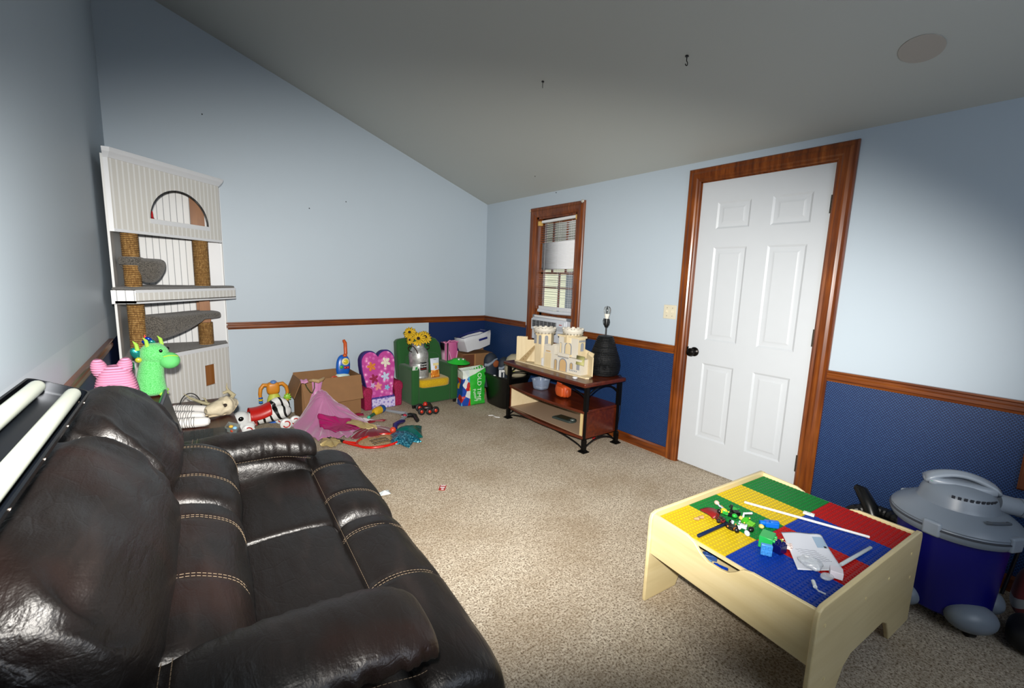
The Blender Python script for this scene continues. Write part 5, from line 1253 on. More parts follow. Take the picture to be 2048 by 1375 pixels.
def arch(name, O, ang, w, h, mat, ring=True, th=.0015, rw=.008):
    """arched opening or painted window on a wall plane: inset fill plus outline ring"""
    P = lambda k: [(-w/2-k, 0 if k == 0 else -k*.0)]+[(w/2+k, 0)]+[((w/2+k)*cos(RAD(a)), h-w/2+(w/2+k)*sin(RAD(a))) for a in range(0, 181, 15)]
    U = V((cos(ang), sin(ang), 0)); N = U.cross(V((0, 0, 1)))
    b = B(); b.prism(P(0), th, O=V(O)+N*.0003, U=U, W=(0, 0, 1)); b.obj(name, mat, ca)
    if ring: b = B(); b.ringprism(P(rw), P(0), th*1.3, O=V(O)+N*.0003, U=U, W=(0, 0, 1)); b.obj(name+'_surround', CG, ca)
# hexagonal tower windows
arch('arched_window', (.215, .010+.02, .20), RAD(-30) if False else RAD(-60)+RAD(60), .018, .075, M('#a39a86', .6), False) if False else None
for (x, y, a) in ((.232, .0305, 0), (.292, .0305, 0), (.335, .066, 60)):
    arch('arched_window', (x, y, .20), RAD(a), .022, .075, M('#8a8c90', .6), True, rw=.004)
# gatehouse
b = B(); b.prism([(0, 0), (.13, 0), (.13, .20), (.115, .215), (.10, .2), (.03, .185), (.015, .20), (0, .185)], .06, O=(.36, .075, Z0), U=(1, 0, 0), W=(0, 0, 1)); b.v = b.v; b.obj('gatehouse', CW, ca)
cb('gate_panel', [((.375, .0135, Z0), (.455, .0150, Z0+.13))], CST); cb('gate_beam', [((.395, .008, Z0+.14), (.445, .016, Z0+.15))], CS)
cb('white_figure', [((.325, .02, Z0), (.355, .04, Z0+.07))], WHITE, bevel=.006)
# keep: lower hall, upper block, balcony
cb('lower_hall', [((.49, .012, Z0), (.80, .12, Z0+.125))], CW); cb('upper_block', [((.50, .055, Z0+.125), (.72, .14, Z0+.285))], CW)
cb('upper_side', [((.72, .055, Z0+.125), (.722, .14, Z0+.285))], CST); cb('parapet', [((.49, .045, Z0+.285), (.73, .15, Z0+.300))], CST)
cb('balcony', [((.535, .018, Z0+.128), (.655, .055, Z0+.142))], CST); cb('balcony_front', [((.535, .012, Z0+.118), (.66, .018, Z0+.150))], CW)
for k in range(9): pass
b = B()
for k in range(12): b.box((.54+k*.0102, .0105, Z0+.112), (.5455+k*.0102, .0118, Z0+.119))
for k in range(5): b.box((.675+k*.018, .0105, Z0+.020), (.684+k*.018, .0118, Z0+.030))
b.obj('painted_stones', CG, ca)
arch('great_arch', (.60, .0118, Z0+.002), 0, .075, .10, CS, True); arch('small_arch', (.515, .0118, Z0+.002), 0, .028, .085, M('#b99c70', .6), True, rw=.004)
arch('painted_window', (.695, .0118, Z0+.035), 0, .028, .05, M('#b6986a', .6), True, rw=.004); arch('painted_window', (.768, .0118, Z0+.04), 0, .024, .055, M('#8f9298', .6), True, rw=.003)
arch('upper_arch', (.61, .0548, Z0+.145), 0, .062, .09, CST, True); arch('upper_arch', (.525, .0548, Z0+.145), 0, .022, .085, CST, True, rw=.003)
arch('side_window', (.7222, .10, Z0+.18), RAD(90), .026, .065, M('#979ba4', .6), True, rw=.004)
b = B()
for k in range(6): b.box((.7225, .062+k*.013, Z0+.255), (.7235, .071+k*.013, Z0+.272))
b.obj('painted_stones', CG, ca)
b = B(); b.add([V(p) for p in ((.715, .05, Z0+.150), (.80, .05, Z0+.150), (.84, -.002, Z0+.088), (.755, -.002, Z0+.088))], [(0, 1, 2, 3)]); b.obj('awning', M('#a8a468', .6), ca, solid=.005)
panel('right_wall', (.775, .115, Z0), RAD(-25), [(p[0]*.13/.13, p[1]) for p in [(0, 0), (.115, 0), (.115, .155), (.103, .160), (.094, .152), (.084, .163), (.074, .155), (.064, .166), (.054, .158), (.044, .170), (.034, .162), (.034, .178), (.018, .185), (.018, .168), (0, .17)]])
panel('back_wall', (.47, .155, Z0), 0, [(0, 0), (.34, 0), (.34, .17), (0, .25)])
# ---------------------------------------------------------------- lamp
lm_ = thing('table_lamp', 'black wicker table lamp without shade, bare bulb on top', 'lamp', (-.146, -2.046, .561)); lm_.scale = (1.03, 1.03, 1.05)
t = NT('black_wicker'); w = t.n('ShaderNodeTexWave', {'Vector': t.coord(), 'Scale': 24.0, 'Distortion': 1.5}, bands_direction='Z'); w2_ = t.noise(t.coord(scale=(1, 1, .2)), 90, 2)
t.color(t.mix(w.outputs['Fac'], '#030405', '#0b0e13')); t.set(Roughness=.5); t.bump(t.mix(.5, w.outputs['Fac'], w2_), 1, .012); WICK = t.m
b = B(); prof = []
base_p = [(.10, 0), (.120, .02), (.129, .05), (.131, .085), (.125, .12), (.112, .16), (.097, .20), (.080, .25), (.066, .29), (.058, .305)]
for i in range(len(base_p)-1):
    for q in range(5):
        t_ = q/5; r_ = base_p[i][0]*(1-t_)+base_p[i+1][0]*t_; prof.append((r_+.0022*((i*5+q) % 2), base_p[i][1]*(1-t_)+base_p[i+1][1]*t_))
prof = [(.001, 0)]+prof+[(.058, .308), (.05, .31), (.001, .31)]
b.lathe(prof, n=56); b.obj('base', WICK, lm_, smooth=20)
b = B(); b.cyl((0, 0, .308), (0, 0, .40), .006, n=12); b.lathe([(.006, .375), (.016, .385), (.019, .40), (.02, .43), (.017, .445), (.001, .446)], n=20); b.obj('socket', BLACK, lm_)
b = B(); b.tube([(-.004, -.012, .39), (-.006, -.03, .40), (-.006, -.036, .425), (-.004, -.028, .445)], .003, 6); b.tube([(.0, .012, .39), (.0, .03, .40), (.0, .036, .425), (.0, .028, .445)], .003, 6); b.obj('harp_saddle', BLACK, lm_)
b = B(); b.lathe([(.001, .443), (.013, .443), (.015, .455), (.021, .475), (.0225, .483)], n=28); b.obj('bulb_base', M('#dddbd2', .4), lm_)
b = B(); b.lathe([(.0225, .483), (.028, .500), (.029, .512), (.026, .527), (.018, .538), (.001, .543)], n=28, cap=False); b.obj('bulb', mat_glass('bulb_glass', '#e8e6e0', .15), lm_)
b = B(); b.tube([(.0, -.07, .006), (.08, -.11, .006), (.110, -.11, -.02), (.110, -.11, -.3), (.110, -.08, -.53)], .003, 6); b.obj('cord', BLACK, lm_)
# ---------------------------------------------------------------- building brick activity table
lt = thing('activity_table', 'maple activity table with green, yellow, blue and red stud plates', 'activity table', (-1.043, -3.820, 0), RAD(-4.6))
TH = .40; hx, hy = .434, .316
def endpanel(y, th, lefthi=True):
    """long end panel with legs: rounded top corners, arched cut-out below"""
    P = [(-hx, 0), (-hx+.20, 0), (-hx+.215, .03), (-hx+.25, .09), (-hx+.30, .115), (hx-.30, .115), (hx-.25, .09), (hx-.215, .03), (hx-.20, 0), (hx, 0), (hx, TH-.03), (hx-.008, TH-.009), (hx-.03, TH), (-hx+.03, TH), (-hx+.008, TH-.009), (-hx, TH-.03)]
    b = B(); b.prism(P, th, O=(0, y, 0), U=(1, 0, 0), W=(0, 0, 1)); return b.obj('end_panel', MAPLE, lt, bevel=.004, seg=2)
endpanel(hy, .016); endpanel(-hy+.016, .016)
def sidepanel(x):
    y0, y1 = -hy+.014, hy-.014
    P = [(y0, .195), (y1, .215), (y1, .392)]
    P += [(.145, .386), (.11, .374), (.08, .345), (.05, .330), (.0, .330), (-.03, .336), (-.055, .355), (-.08, .378), (-.11, .385), (y0, .388)]
    b = B(); b.prism(P, .014, O=(x, 0, 0), U=(0, 1, 0), W=(0, 0, 1)); return b.obj('side_panel', MAPLEY, lt, bevel=.003)
sidepanel(-hx+.012); sidepanel(hx-.028)
b = B(); b.box((-hx+.026, -hy+.016, .362), (hx-.026, hy-.016, .374)); b.obj('tabletop', MAPLE, lt)
b = B(); b.box((-hx+.03, -hy+.02, .272), (hx-.03, hy-.02, .282)); b.obj('lower_shelf', MAPLE, lt)
PC_ = {'g': M('#0d6c2c', .45, spec=.25), 'y': M('#bda41a', .45, spec=.25), 'b': M('#06308c', .45, spec=.25), 'r': M('#9c100e', .45, spec=.25)}
X0, X1, Yn, Ym, Yf = -.402, .398, -.295, -.004, .295
wx = (X1-X0)/4
lay = [('y', 'b'), ('g', 'r'), ('y', 'b'), ('g', 'r')]
for i, (far, near) in enumerate(lay):
    for c, ya, yb in ((far, Ym+.0015, Yf), (near, Yn, Ym)):
        b = B(); xa, xb = X0+i*wx+.0006, X0+(i+1)*wx-.0006; z = .3742
        b.box((xa, ya, z), (xb, yb, z+.004))
        nx, ny = 12, 18; sx_, sy_ = (xb-xa)/nx, (yb-ya)/ny
        for p in range(nx):
            for q in range(ny):
                cx_, cy_ = xa+(p+.5)*sx_, ya+(q+.5)*sy_; r = .0048
                vs = [(cx_+r*cos(k*pi/4), cy_+r*sin(k*pi/4), z+.0035) for k in range(8)]+[(cx_+r*cos(k*pi/4), cy_+r*sin(k*pi/4), z+.0068) for k in range(8)]
                b.add(vs, [tuple(range(8, 16))]+[(k, (k+1) % 8, 8+(k+1) % 8, 8+k) for k in range(8)])
        b.obj('stud_plate', PC_[c], lt, smooth=30)
for k, (x, z) in enumerate(((-hx+.05, .33), (-.33, .12), (-.08, .30), (.12, .30), (.33, .33), (.36, .22))):
    b = B(); b.cyl((x, -hy+.0005, z), (x, -hy-.0015, z), .006, n=12); b.obj('screw_cap', M('#e0cf9a', .4), lt)
LT = Matrix.Translation((-1.048, -3.822, 0)) @ Matrix.Rotation(RAD(-4.6), 4, 'Z')
ZT = .3812
# bricks seen in the scooped drawer opening
for k, (x, y, c, d) in enumerate(((-.372, .115, '#6f9ccc', (.03, .09, .02)), (-.370, .03, '#0f3fb0', (.03, .05, .025)), (-.368, -.03, '#a81c14', (.03, .04, .02)), (-.325, .10, '#2c4a80', (.025, .05, .02)))):
    b = B(); b.cbox((0, 0, d[2]/2), d, (0, 0, .2*k)); p = LT @ V((x+.0, y, .231 if False else .318-(0))); o = b.obj('toy_brick', M(c, .35), bevel=.002); o.location = (p.x, p.y, .2825)
    for q in (-1, 1):
        b = B(); b.cyl((0, q*d[1]*.25, d[2]), (0, q*d[1]*.25, d[2]+.005), .006, n=12); b.obj('stud', M(c, .35), o)
    tag(o, ('light blue toy piece', 'dark blue toy brick', 'red toy brick', 'slate blue toy brick')[k]+' inside the scooped opening of the activity table', 'toy brick')
def at(x, y, z=0): return (x, y, ZT+z)
# white rods
def rod(name, a, c, r, mat, lab, cat_):
    A, C_ = V(at(*a, r)), V(at(*c, r)); b = B(); d = (C_-A).normalized()
    b.tube([A, A+d*.002, C_-d*.002, C_], [r*.8, r, r, r*.8], 12); return tag(b.obj(name, mat, ori=A), lab, cat_)
rod('white_rod', (-1.0, -3.643), (-.862, -4.055), .0052, M('#dcdad8', .3), 'long thin white rod lying across the stud plates', 'rod')
rod('white_tube', (-1.165, -4.052), (-.945, -4.080), .006, M('#aeb8bc', .3), 'short pale grey tube beside the instruction sheet', 'tube')
rod('blue_rod', (-1.425, -3.674), (-1.24, -3.690), .007, M('#0a1c3c', .3), 'dark blue rod on the yellow stud plate', 'rod')
b = B(); b.box((-.008, -.02, 0), (.008, .02, .010)); b.cyl((0, -.01, .01), (0, -.01, .012), .004, n=10); b.cyl((0, .01, .01), (0, .01, .012), .004, n=10); o = b.obj('white_brick', M('#cfd6d0', .35), bevel=.001); o.location = at(-.866, -3.848); o.rotation_euler = (0, 0, RAD(10)); tag(o, 'small white toy piece at the green and yellow plate border', 'toy brick')
def brick(lab, loc, rz, d, c, studs=(2, 2), rot=None, name='large_toy_brick'):
    f = thing(name, lab, 'toy brick', loc, rz, rot=rot)
    b = B(); b.box((-d[0]/2, -d[1]/2, 0), (d[0]/2, d[1]/2, d[2])); b.obj('block', M(c, .3), f, bevel=.0015)
    for i in range(studs[0]):
        for j in range(studs[1]):
            b = B(); x, y = d[0]*((i+.5)/studs[0]-.5), d[1]*((j+.5)/studs[1]-.5); b.lathe([(.0068, d[2]), (.0068, d[2]+.006), (.0055, d[2]+.006), (.0055, d[2]+.001)], (x, y, 0), 16, cap=False); b.obj('stud', M(c, .3), f)
    return f
brick('green large toy brick tipped on its side near the yellow plate corner', at(-1.262, -3.826, .024), 0, (.044, .062, .044), '#1f9a48', rot=(0, RAD(90), RAD(-78)))
brick('light blue large toy brick end with studs facing out, touching the green brick', at(-1.312, -3.868, .020), 0, (.040, .036, .014), '#3c84c8', rot=(0, RAD(-90), RAD(32)))
brick('navy large toy brick behind the light blue one', at(-1.258, -3.890, .0), RAD(-10), (.038, .034, .032), '#060c4c')
f = thing('blue_toy_cannon', 'bright blue toy piece with barrel on the green stud plate', 'toy piece', at(-1.10, -3.80), RAD(-48))
b = B(); b.box((-.028, -.014, 0), (.022, .014, .022)); b.box((-.012, -.014, .022), (.022, .004, .028)); b.obj('body', M('#0560c0', .3), f, bevel=.003)
b = B(); b.cyl((-.026, 0, .012), (-.046, 0, .012), .010, .009, 14); b.obj('barrel', M('#0560c0', .3), f)
# paper
ps = thing('instruction_sheet', 'white printed sheet of paper lying on the blue and red plates', 'paper', (0, 0, 0))
A_, B_, C_, D_ = (V(at(*p)) for p in ((-1.119, -3.842), (-1.024, -3.945), (-1.194, -4.068), (-1.316, -3.974)))
def pap(u, v):
    p = A_.lerp(B_, u).lerp(D_.lerp(C_, u), v); p.z = ZT+.002+.010*math.exp(-((u-.95)/.2)**2)*(1-v)+.006*sin(pi*u)*(1-v)+.003*sin(4*v+u*3)+.002; return p
b = B(); b.grid(pap, 20, 24); b.obj('sheet', M('#c9cdd6', .7), ps, smooth=80, solid=.0006)
b = B(); b.grid(lambda u, v: pap(.72+.26*u, .10+.30*v)+V((0, 0, .0009)), 6, 6); b.obj('printed_picture', M('#8fa6bc', .7), ps)
b = B(); b.grid(lambda u, v: pap(.88+.06*u, .36+.05*v)+V((0, 0, .0016)), 3, 3); b.obj('printed_logo', M('#15161c', .7), ps)
b = B()
for k in range(7):
    v0 = .50+k*.045; b.tube([pap(.15+.12*k*.3+.05*j, v0+.012*sin(j*2+k))+V((0, 0, .0012)) for j in range(11)], .0005, 4)
b.obj('handwriting', M('#4a4f5c', .7), ps)
PLB = mat_film('plastic_wrap', '#cfd6dc', .38, .2)
def crumple(lab, c, r, seed, name='plastic_bag'):
    b = B(); rs = []
    for i in range(13):
        a = -pi/2+pi*i/12; a = max(min(a, 1.5), -1.5)
        rs.append([])
        for k in range(22):
            q = 2*pi*k/22; P = V((r[0]*cos(a)*cos(q), r[1]*cos(a)*sin(q), r[2]*sin(a))); P *= 1+.45*noise.noise(P*38+V((seed, 0, 0))); P.z = max(P.z, -r[2]*.9); rs[-1].append(P)
    b.rings(rs); o = b.obj(name, PLB, smooth=20); o.location = V(c)+V((0, 0, r[2]*.95)); return tag(o, lab, 'plastic bag')
crumple('crumpled clear plastic bag overlapping the printed sheet', at(-1.262, -3.992, .006), (.042, .036, .014), 3)
b = B(); b.box((-.018, -.018, .002), (.018, .018, .026)); o = b.obj('white_box', M('#cfcad2', .5), bevel=.0015); o.location = at(-1.245, -4.062); o.rotation_euler = (0, 0, RAD(20)); tag(o, 'small white cardboard box wrapped in clear plastic by the red plate', 'box')
b = B(); b.box((-.012, -.0188, .006), (.012, -.0182, .02)); b.obj('pink_label', M('#b89aa8', .5), o)
crumple('clear plastic wrap bunched at the small white box', at(-1.285, -4.048), (.020, .018, .009), 8)
f = thing('clear_clip', 'clear plastic clip next to the small white box on the blue plate', 'clip', at(-1.372, -4.045), RAD(30))
b = B(); b.cyl((-.0, 0, .006), (.03, .0, .006), .006, n=12); b.obj('barrel', M('#c9d0d0', .3), f); b = B(); b.tube([(-.002, 0, .006), (-.016, -.006, .005), (-.022, -.024, .004)], .003, 7); b.obj('hook', PLB, f)
# figures
def minifig(lab, loc, rot, head='#caa21c', hair=None, torso='#2f8a2c', legs='#101012', arms=None, s=1.0):
    f = thing('toy_figure', lab, 'toy figure', loc, rot=rot); arms = arms or torso
    q = lambda c: M(c, .35)
    b = B(); b.lathe([(.001, .030), (.0042, .030), (.0048, .0315), (.0048, .0375), (.0035, .039), (.001, .0392)], n=18); b.v = [p*s for p in b.v]; b.obj('head', q(head), f)
    if hair: b = B(); b.ell((0, .001*s, .0375*s), (.006*s, .006*s, .0045*s), 14, 8); b.obj('hair', q(hair), f)
    b = B(); b.add([V(p)*s for p in ((-.0078, -.004, .0165), (.0078, -.004, .0165), (.0078, .004, .0165), (-.0078, .004, .0165), (-.0056, -.004, .0295), (.0056, -.004, .0295), (.0056, .004, .0295), (-.0056, .004, .0295))], [(3,2,1,0),(4,5,6,7),(0,1,5,4),(1,2,6,5),(2,3,7,6),(3,0,4,7)]); b.obj('torso', q(torso), f, bevel=.0005)
    for sd in (-1, 1):
        b = B(); b.tube([V((sd*.0062, 0, .028))*s, V((sd*.0095, -.0005, .025))*s, V((sd*.0105, -.004, .020))*s], [.0024*s, .0024*s, .0019*s], 8); am = b.obj('arm', q(arms), f)
        b = B(); b.ell(V((sd*.0106, -.0055, .0182))*s, (.0021*s, .0024*s, .0021*s), 8, 6); b.obj('hand', q(head), am)
        b = B(); b.box(V((.0004 if sd > 0 else -.0076, -.004, 0))*s, V((.0076 if sd > 0 else -.0004, .004, .0160))*s); b.box(V((.0004 if sd > 0 else -.0076, -.006, 0))*s, V((.0076 if sd > 0 else -.0004, .0, .004))*s); b.obj('leg', q(legs), f, bevel=.0004)
    return f
k = 1.35
minifig('brown haired toy figure in lime green top lying by the printed sheet', at(-1.215, -3.915, .014), (RAD(-80), 0, RAD(28)), '#d8b49a', '#30140a', '#7aa21c', '#d8c8c4', s=1.6)
PIL = [('toy figure in bright green with black hips, centre of the figure pile', (-1.185, -3.68, .018), (RAD(-70), .3, RAD(60)), '#c9a820', '#0c0c0c', '#1f8f2a', '#101012'),
       ('toy figure in green and white legs on the pile facing the light blue brick', (-1.215, -3.755, .012), (RAD(-85), .2, RAD(20)), '#b9c0c8', '#0a0a0a', '#187a3c', '#c6c9d4'),
       ('toy figure with yellow green arms at the right end of the pile', (-1.18, -3.765, .010), (RAD(-80), -.4, RAD(-10)), '#c9b04c', None, '#3c9a1c', '#5aa02c'),
       ('black and orange toy figure in front of the pile by the dark blue rod', (-1.262, -3.705, .012), (RAD(-75), .2, RAD(150)), '#b8702c', '#0a0a0a', '#120f10', '#171213'),
       ('dark red and black toy figure next to the red cape', (-1.235, -3.665, .012), (RAD(-75), -.2, RAD(100)), '#1a0c0c', None, '#5c0f10', '#0c0b0c'),
       ('toy figure with green torso lying behind the pile on the green plate', (-1.148, -3.685, .012), (RAD(-85), 0, RAD(-40)), '#1c7a28', '#0b0b0b', '#22902c', '#101010')]
for lab, p, r, h, ha, to, le in PIL: minifig(lab, at(*p), r, h, ha, to, le, s=1.55)
def scrap(name, lab, cat_, c, pts, r, loc): 
    b = B(); b.tube(pts, r, 8); o = b.obj(name, M(c, .35)); o.location = loc; return tag(o, lab, cat_)
b = B(); b.grid(lambda u, v: ((u-.5)*(.03+.05*v), .062*(v-.5)*1.3, .012+.012*sin(pi*u)+.004*sin(v*5)), 8, 8); o = b.obj('red_cape', M('#7c100f', .5), solid=.001); o.location = at(-1.232, -3.625); o.rotation_euler = (0, 0, RAD(-40)); tag(o, 'small dark red toy cape on the yellow and green plates', 'toy cape')
f = thing('toy_sceptre', 'white toy sceptre with a pale pink round end on the green plate', 'toy sceptre', at(-1.128, -3.585, .010), RAD(-118))
b = B(); b.ell((0, 0, .004), (.012, .010, .009), 16, 10); b.obj('ball', M('#d8a898', .4), f); b = B(); b.tube([(.01, 0, .002), (.025, .0, .0), (.035, .0, .002), (.045, 0, .0), (.06, 0, .002), (.085, 0, .002)], [.003, .0045, .003, .006, .005, .002], 10); b.obj('handle', M('#b4b8c4', .35), f)
rod('tan_rod', (-1.115, -3.60), (-1.165, -3.665), .0032, M('#b08c3c', .4), 'thin tan toy rod beside the white toy sceptre', 'rod')
b = B(); b.tube([(-.022, .01, .006), (-.008, .0, .006), (.006, .004, .006), (.022, -.004, .006)], [.004, .007, .005, .007], 8); o = b.obj('tan_toy_hair', M('#a8845a', .5)); o.location = at(-1.30, -3.605); tag(o, 'tan toy piece at the left tip of the red cape', 'toy piece')
for i, (x, y, z, c, lab) in enumerate(((-1.205, -3.70, .026, '#1f9a30', 'round bright green toy part on top of the figure pile'), (-1.17, -3.668, .030, '#0c0d0e', 'black toy peg sticking up from the figure pile'), (-1.245, -3.735, .006, '#d0d2d8', 'white toy part on the yellow plate below the pile'),
        (-1.225, -3.775, .012, '#0b0b0c', 'black curved toy part next to the green large brick'), (-1.255, -3.775, .006, '#c9ccd4', 'pale grey toy part touching the green large brick'), (-1.20, -3.655, .026, '#c9b02c', 'yellow toy head on the figure pile'),
        (-1.165, -3.715, .02, '#d8d8de', 'white and black toy stick across the figure pile'), (-1.16, -3.785, .008, '#c8b868', 'pale yellow toy part at the right tip of the pile'))):
    b = B()
    if i in (1, 6): b.tube([(0, 0, -.006), (.004 if i == 6 else 0, .0, .016), (.03 if i == 6 else .002, -.02 if i == 6 else 0, .018 if i == 6 else .024)], .0042, 8)
    else: b.ell((0, 0, .006), (.013, .010, .009), 14, 9, rot=(0, .3, i))
    o = b.obj('toy_part', M(c, .35)); o.location = at(x, y, z); tag(o, lab, 'toy piece')

# ---------------------------------------------------------------- wet and dry vacuum
vc = thing('shop_vacuum', 'blue and grey wet and dry vacuum cleaner behind the activity table', 'vacuum cleaner', (-.430, -4.222, 0), RAD(20)); vc.scale = (1.02, 1.02, 1.03)
VG = M('#76808c', .38); VG2 = M('#87919d', .35); VB = M('#06086a', .35)
b = B(); b.lathe([(.001, .05), (.140, .05), (.150, .06), (.163, .30), (.168, .385), (.001, .385)], n=56); b.obj('drum', VB, vc, smooth=40)
b = B(); b.lathe([(.165, .37), (.188, .372), (.196, .385), (.198, .402), (.194, .410), (.196, .416), (.188, .428), (.168, .446), (.140, .462), (.124, .470), (.118, .482), (.113, .505), (.104, .524), (.088, .540), (.055, .552), (.001, .556)], n=64); b.obj('lid', VG, vc, smooth=35)
b = B(); b.lathe([(.1965, .398), (.2005, .400), (.2005, .405), (.1965, .407)], n=64, cap=False); b.obj('rim_seam', M('#3c4048', .5), vc)
b = B(); b.ell((.0, 0, .543), (.050, .112, .020), 28, 14, e=.6); b.obj('motor_cover', VG2, vc, smooth=70)
b = B(); b.grid(lambda u, v: ((v-.5)*.062*(1+.2*cos(2*pi*u)), -.105+.21*u, .548+.040*sin(pi*u)**.7-.010*(2*v-1)**2), 16, 8); b.obj('carry_handle', VG2, vc, smooth=60, solid=.016)
for a in (40, 150, 225, 330):
    a = RAD(a); b = B(); b.T = Matrix.Translation((.190*cos(a), .190*sin(a), .408)) @ Matrix.Rotation(a, 4, 'Z'); b.box((-.015, -.028, -.035), (.012, .028, .022)); b.obj('latch', VG2, vc, bevel=.008, seg=3)
a = RAD(-75); b = B(); b.T = Matrix.Rotation(a, 4, 'Z') @ Matrix.Translation((.118, 0, .49)); b.cyl((0, 0, 0), (.075, 0, -.01), .036, .033, 24); b.cyl((.07, 0, -.009), (.10, 0, -.012), .036, .036, 24); b.obj('hose_port', VG2, vc)
b = B()
for k in range(9):
    a = RAD(160+k*9); b.cbox((.108*cos(a), .108*sin(a), .515), (.004, .010, .020), (0, .4, a))
b.obj('vent_slots', M('#2c3038', .6), vc)
b = B(); a = RAD(215); b.T = Matrix.Rotation(a, 4, 'Z') @ Matrix.Translation((.148, 0, .462)) ; b.tube([(0, -.04, 0), (.012, -.035, .004), (.014, 0, .004), (.012, .035, .004), (0, .04, 0)], .006, 8); b.obj('grip_recess', M('#4a525c', .4), vc)
b = B(); a = RAD(110); b.T = Matrix.Rotation(a, 4, 'Z') @ Matrix.Translation((.085, 0, .545)); b.ell((0, 0, 0), (.018, .012, .004), 14, 8); b.obj('switch', M('#109a50', .3), vc)
for a in (205, 295, 25, 115):
    a = RAD(a); cs = B(); cs.T = Matrix.Rotation(a, 4, 'Z') @ Matrix.Translation((.150, 0, .0)); cs.ell((.0, 0, .075), (.062, .085, .055), 24, 14); cc = cs.obj('caster_housing', VG, vc, smooth=70)
    cs = B(); cs.T = Matrix.Rotation(a, 4, 'Z') @ Matrix.Translation((.155, 0, .0)); cs.cyl((0, -.012, .018), (0, .012, .018), .018, n=18); cs.obj('caster_wheel', BLACK, cc)
b = B(); b.tube([(.04, -.165, .43), (.06, -.205, .40), (.06, -.215, .34), (.05, -.20, .22), (.04, -.185, .12)], .006, 8); b.obj('power_cord', M('#0c0d10', .4), vc)
b = B(); b.tube([(.12, -.20, .36), (.12, -.21, .28)], .016, 12); b.obj('wand_clip', M('#6c7480', .3, .6), vc)
# black vacuum nozzle standing between table and wall
hz = thing('vacuum_nozzle', 'black ribbed vacuum hose and nozzle leaning at the wallpaper behind the table', 'nozzle', (-.13, -3.86, 0))
b = B(); b.tube([(.04, .05, .285), (.03, .02, .275), (.0, -.03, .215), (-.03, -.07, .14), (-.05, -.10, .05), (-.05, -.12, .022)], [.016, .030, .034, .034, .030, .020], 18); b.obj('nozzle', M('#0a0b0c', .3), hz, smooth=60)
b = B(); pts = [(-.02, .08, .10), (.02, .04, .16), (.03, -.03, .20), (.02, -.10, .20), (-.02, -.17, .20), (-.08, -.22, .21)]
pts2 = []
for i in range(5):
    for q in range(6): pts2.append(V(pts[i]).lerp(V(pts[i+1]), q/6))
b.tube(pts2, [.026+.003*(i % 2) for i in range(len(pts2))], 14); b.obj('hose', M('#0c0d0e', .4), hz, smooth=20)
# red and white cushion with dark bag by the right edge
rc = thing('red_cushion', 'red cushion with a white curved band at the right edge of the room', 'cushion', (-.225, -4.55, .02), rot=(0, RAD(-14), RAD(20)))
t = NT('red_white_band'); tc = t.n('ShaderNodeTexCoord'); s3 = t.n('ShaderNodeVectorMath', {0: tc.outputs['Object'], 1: (.0, .0, -.04)}, operation='DISTANCE')
d_ = s3.outputs['Value']; k1 = t.math('MULTIPLY', t.math('GREATER_THAN', d_, .185), t.math('LESS_THAN', d_, .222)); t.color(t.mix(k1, '#7a0a08', '#a8a6a4')); t.set(Roughness=.8); t.b.inputs['Sheen Weight'].default_value = .3
b = B(); b.ell((0, 0, .145), (.05, .16, .145), 28, 18, e=.6); b.obj('cushion', t.m, rc, smooth=80)
db = thing('black_bag', 'black bag on the carpet at the right edge beside the vacuum cleaner', 'bag', (-.43, -4.50, 0))
b = B(); b.ell((0, 0, .055), (.10, .085, .055), 24, 14, e=.7); b.obj('bag', M('#07080a', .6), db, smooth=80)
b = B(); b.tube([(-.06, 0, .09), (-.03, 0, .13), (.03, 0, .13), (.06, 0, .09)], .007, 8); b.obj('strap', BLACK, db)
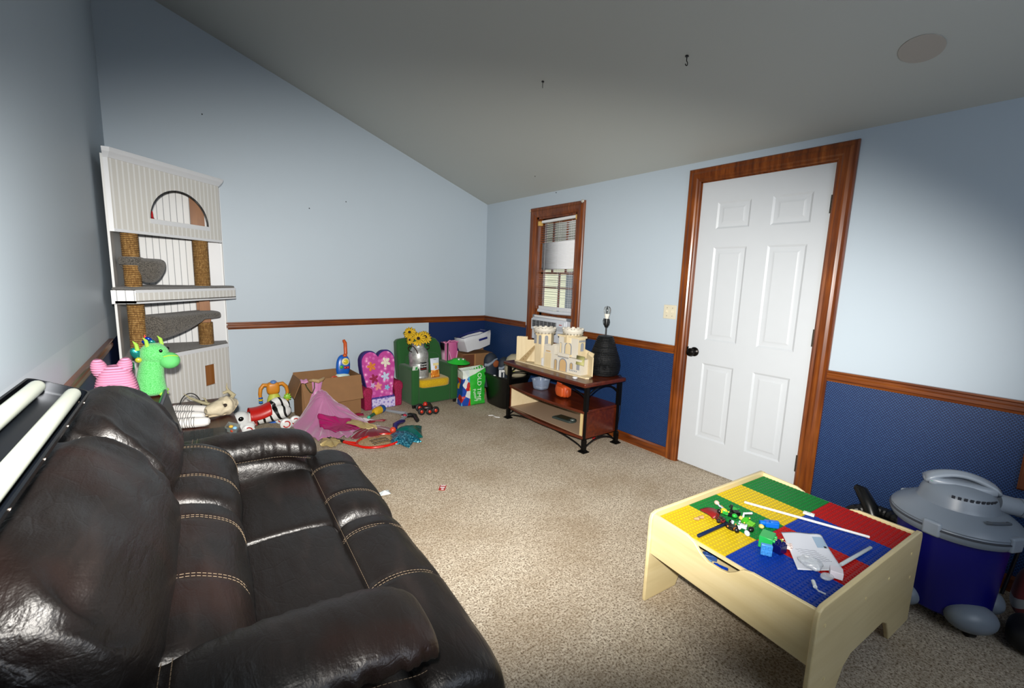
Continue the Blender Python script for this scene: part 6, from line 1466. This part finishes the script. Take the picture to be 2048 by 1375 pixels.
# ---------------------------------------------------------------- outside, light, exposure
def outside():
    t = NT('house_siding'); tc = t.n('ShaderNodeTexCoord'); sp = t.n('ShaderNodeSeparateXYZ', {0: tc.outputs['Object']})
    f = t.math('FRACT', t.math('DIVIDE', sp.outputs[2], .12)); t.color(t.mix(t.math('LESS_THAN', f, .1), '#ddd6b0', '#a8a284')); t.set(Roughness=.7); t.bump(f, .4, .01)
    ho = thing('house', 'cream sided building seen through the mini blind of the narrow window', 'building', (3.5, 0, -.5))
    b = B(); b.box((0, -1.5, 0), (.3, 4.2, 2.35)); b.obj('siding', t.m, ho)
    b = B(); b.box((-.9, -1.6, 2.35), (.3, 4.4, 2.6)); b.prism([(-1.0, 2.5), (.3, 2.5), (.3, 3.3)], 6, O=(0, 4.4, 0), U=(1, 0, 0), W=(0, 0, 1)); b.obj('roof', M('#4d4a38', .9), ho)
    for y in (1.0, 1.9):
        b = B(); b.box((-.03, y, .6), (0, y+.35, 2.0)); w = b.obj('window', M('#3d4446', .2), ho)
outside()
b = B(); b.box((.12, -9, -.7), (14, 9, -.6)); struct(b.obj('ground_outside', M('#6f7256', .95))).name = 'ground'
wd = bpy.data.worlds.new('world'); SC.world = wd; wd.use_nodes = True
bg = wd.node_tree.nodes['Background']; bg.inputs[0].default_value = lin('#dfe8f2'); bg.inputs[1].default_value = 3.0
def light(kind, name, loc, target, energy, color='#ffffff', **kw):
    L = bpy.data.lights.new(name, kind); L.energy = energy; L.color = lin(color)[:3]
    for k, v in kw.items(): setattr(L, k, v)
    o = bpy.data.objects.new(name, L); COL.objects.link(o); o.location = loc
    o.rotation_euler = (V(target)-V(loc)).to_track_quat('-Z', 'Y').to_euler(); return o
# the photographer's flash, just above and left of the lens
fl = light('SPOT', 'camera_flash', CAM+U1*.13-R1*.03, CAM+Fw*3-U1*.0, 700, '#fffaf2', spot_size=RAD(76), spot_blend=.85, shadow_soft_size=.03)
fl.matrix_world = Matrix.Translation(fl.location) @ cam.matrix_world.to_3x3().to_4x4() @ Matrix.Rotation(RAD(8), 4, 'Y') @ Matrix.Rotation(RAD(-6), 4, 'X') @ Matrix.Diagonal((2.5, 1, 1, 1))
# daylight through the window behind the camera
light('AREA', 'window_daylight', (-1.75, Y0-.02, 1.55), (-1.75, 0, 1.3), 8, '#dfeaff', shape='RECTANGLE', size=1.45, size_y=1.05)
SC.view_settings.view_transform = 'Standard'; SC.view_settings.look = 'None'; SC.view_settings.gamma = 1
SC.view_settings.use_curve_mapping = False; SC.view_settings.exposure = 0.0
SC.cycles.use_denoising = True; SC.cycles.max_bounces = 6; SC.cycles.diffuse_bounces = 2
SC.cycles.caustics_reflective = False; SC.cycles.caustics_refractive = False; SC.cycles.sample_clamp_indirect = 4
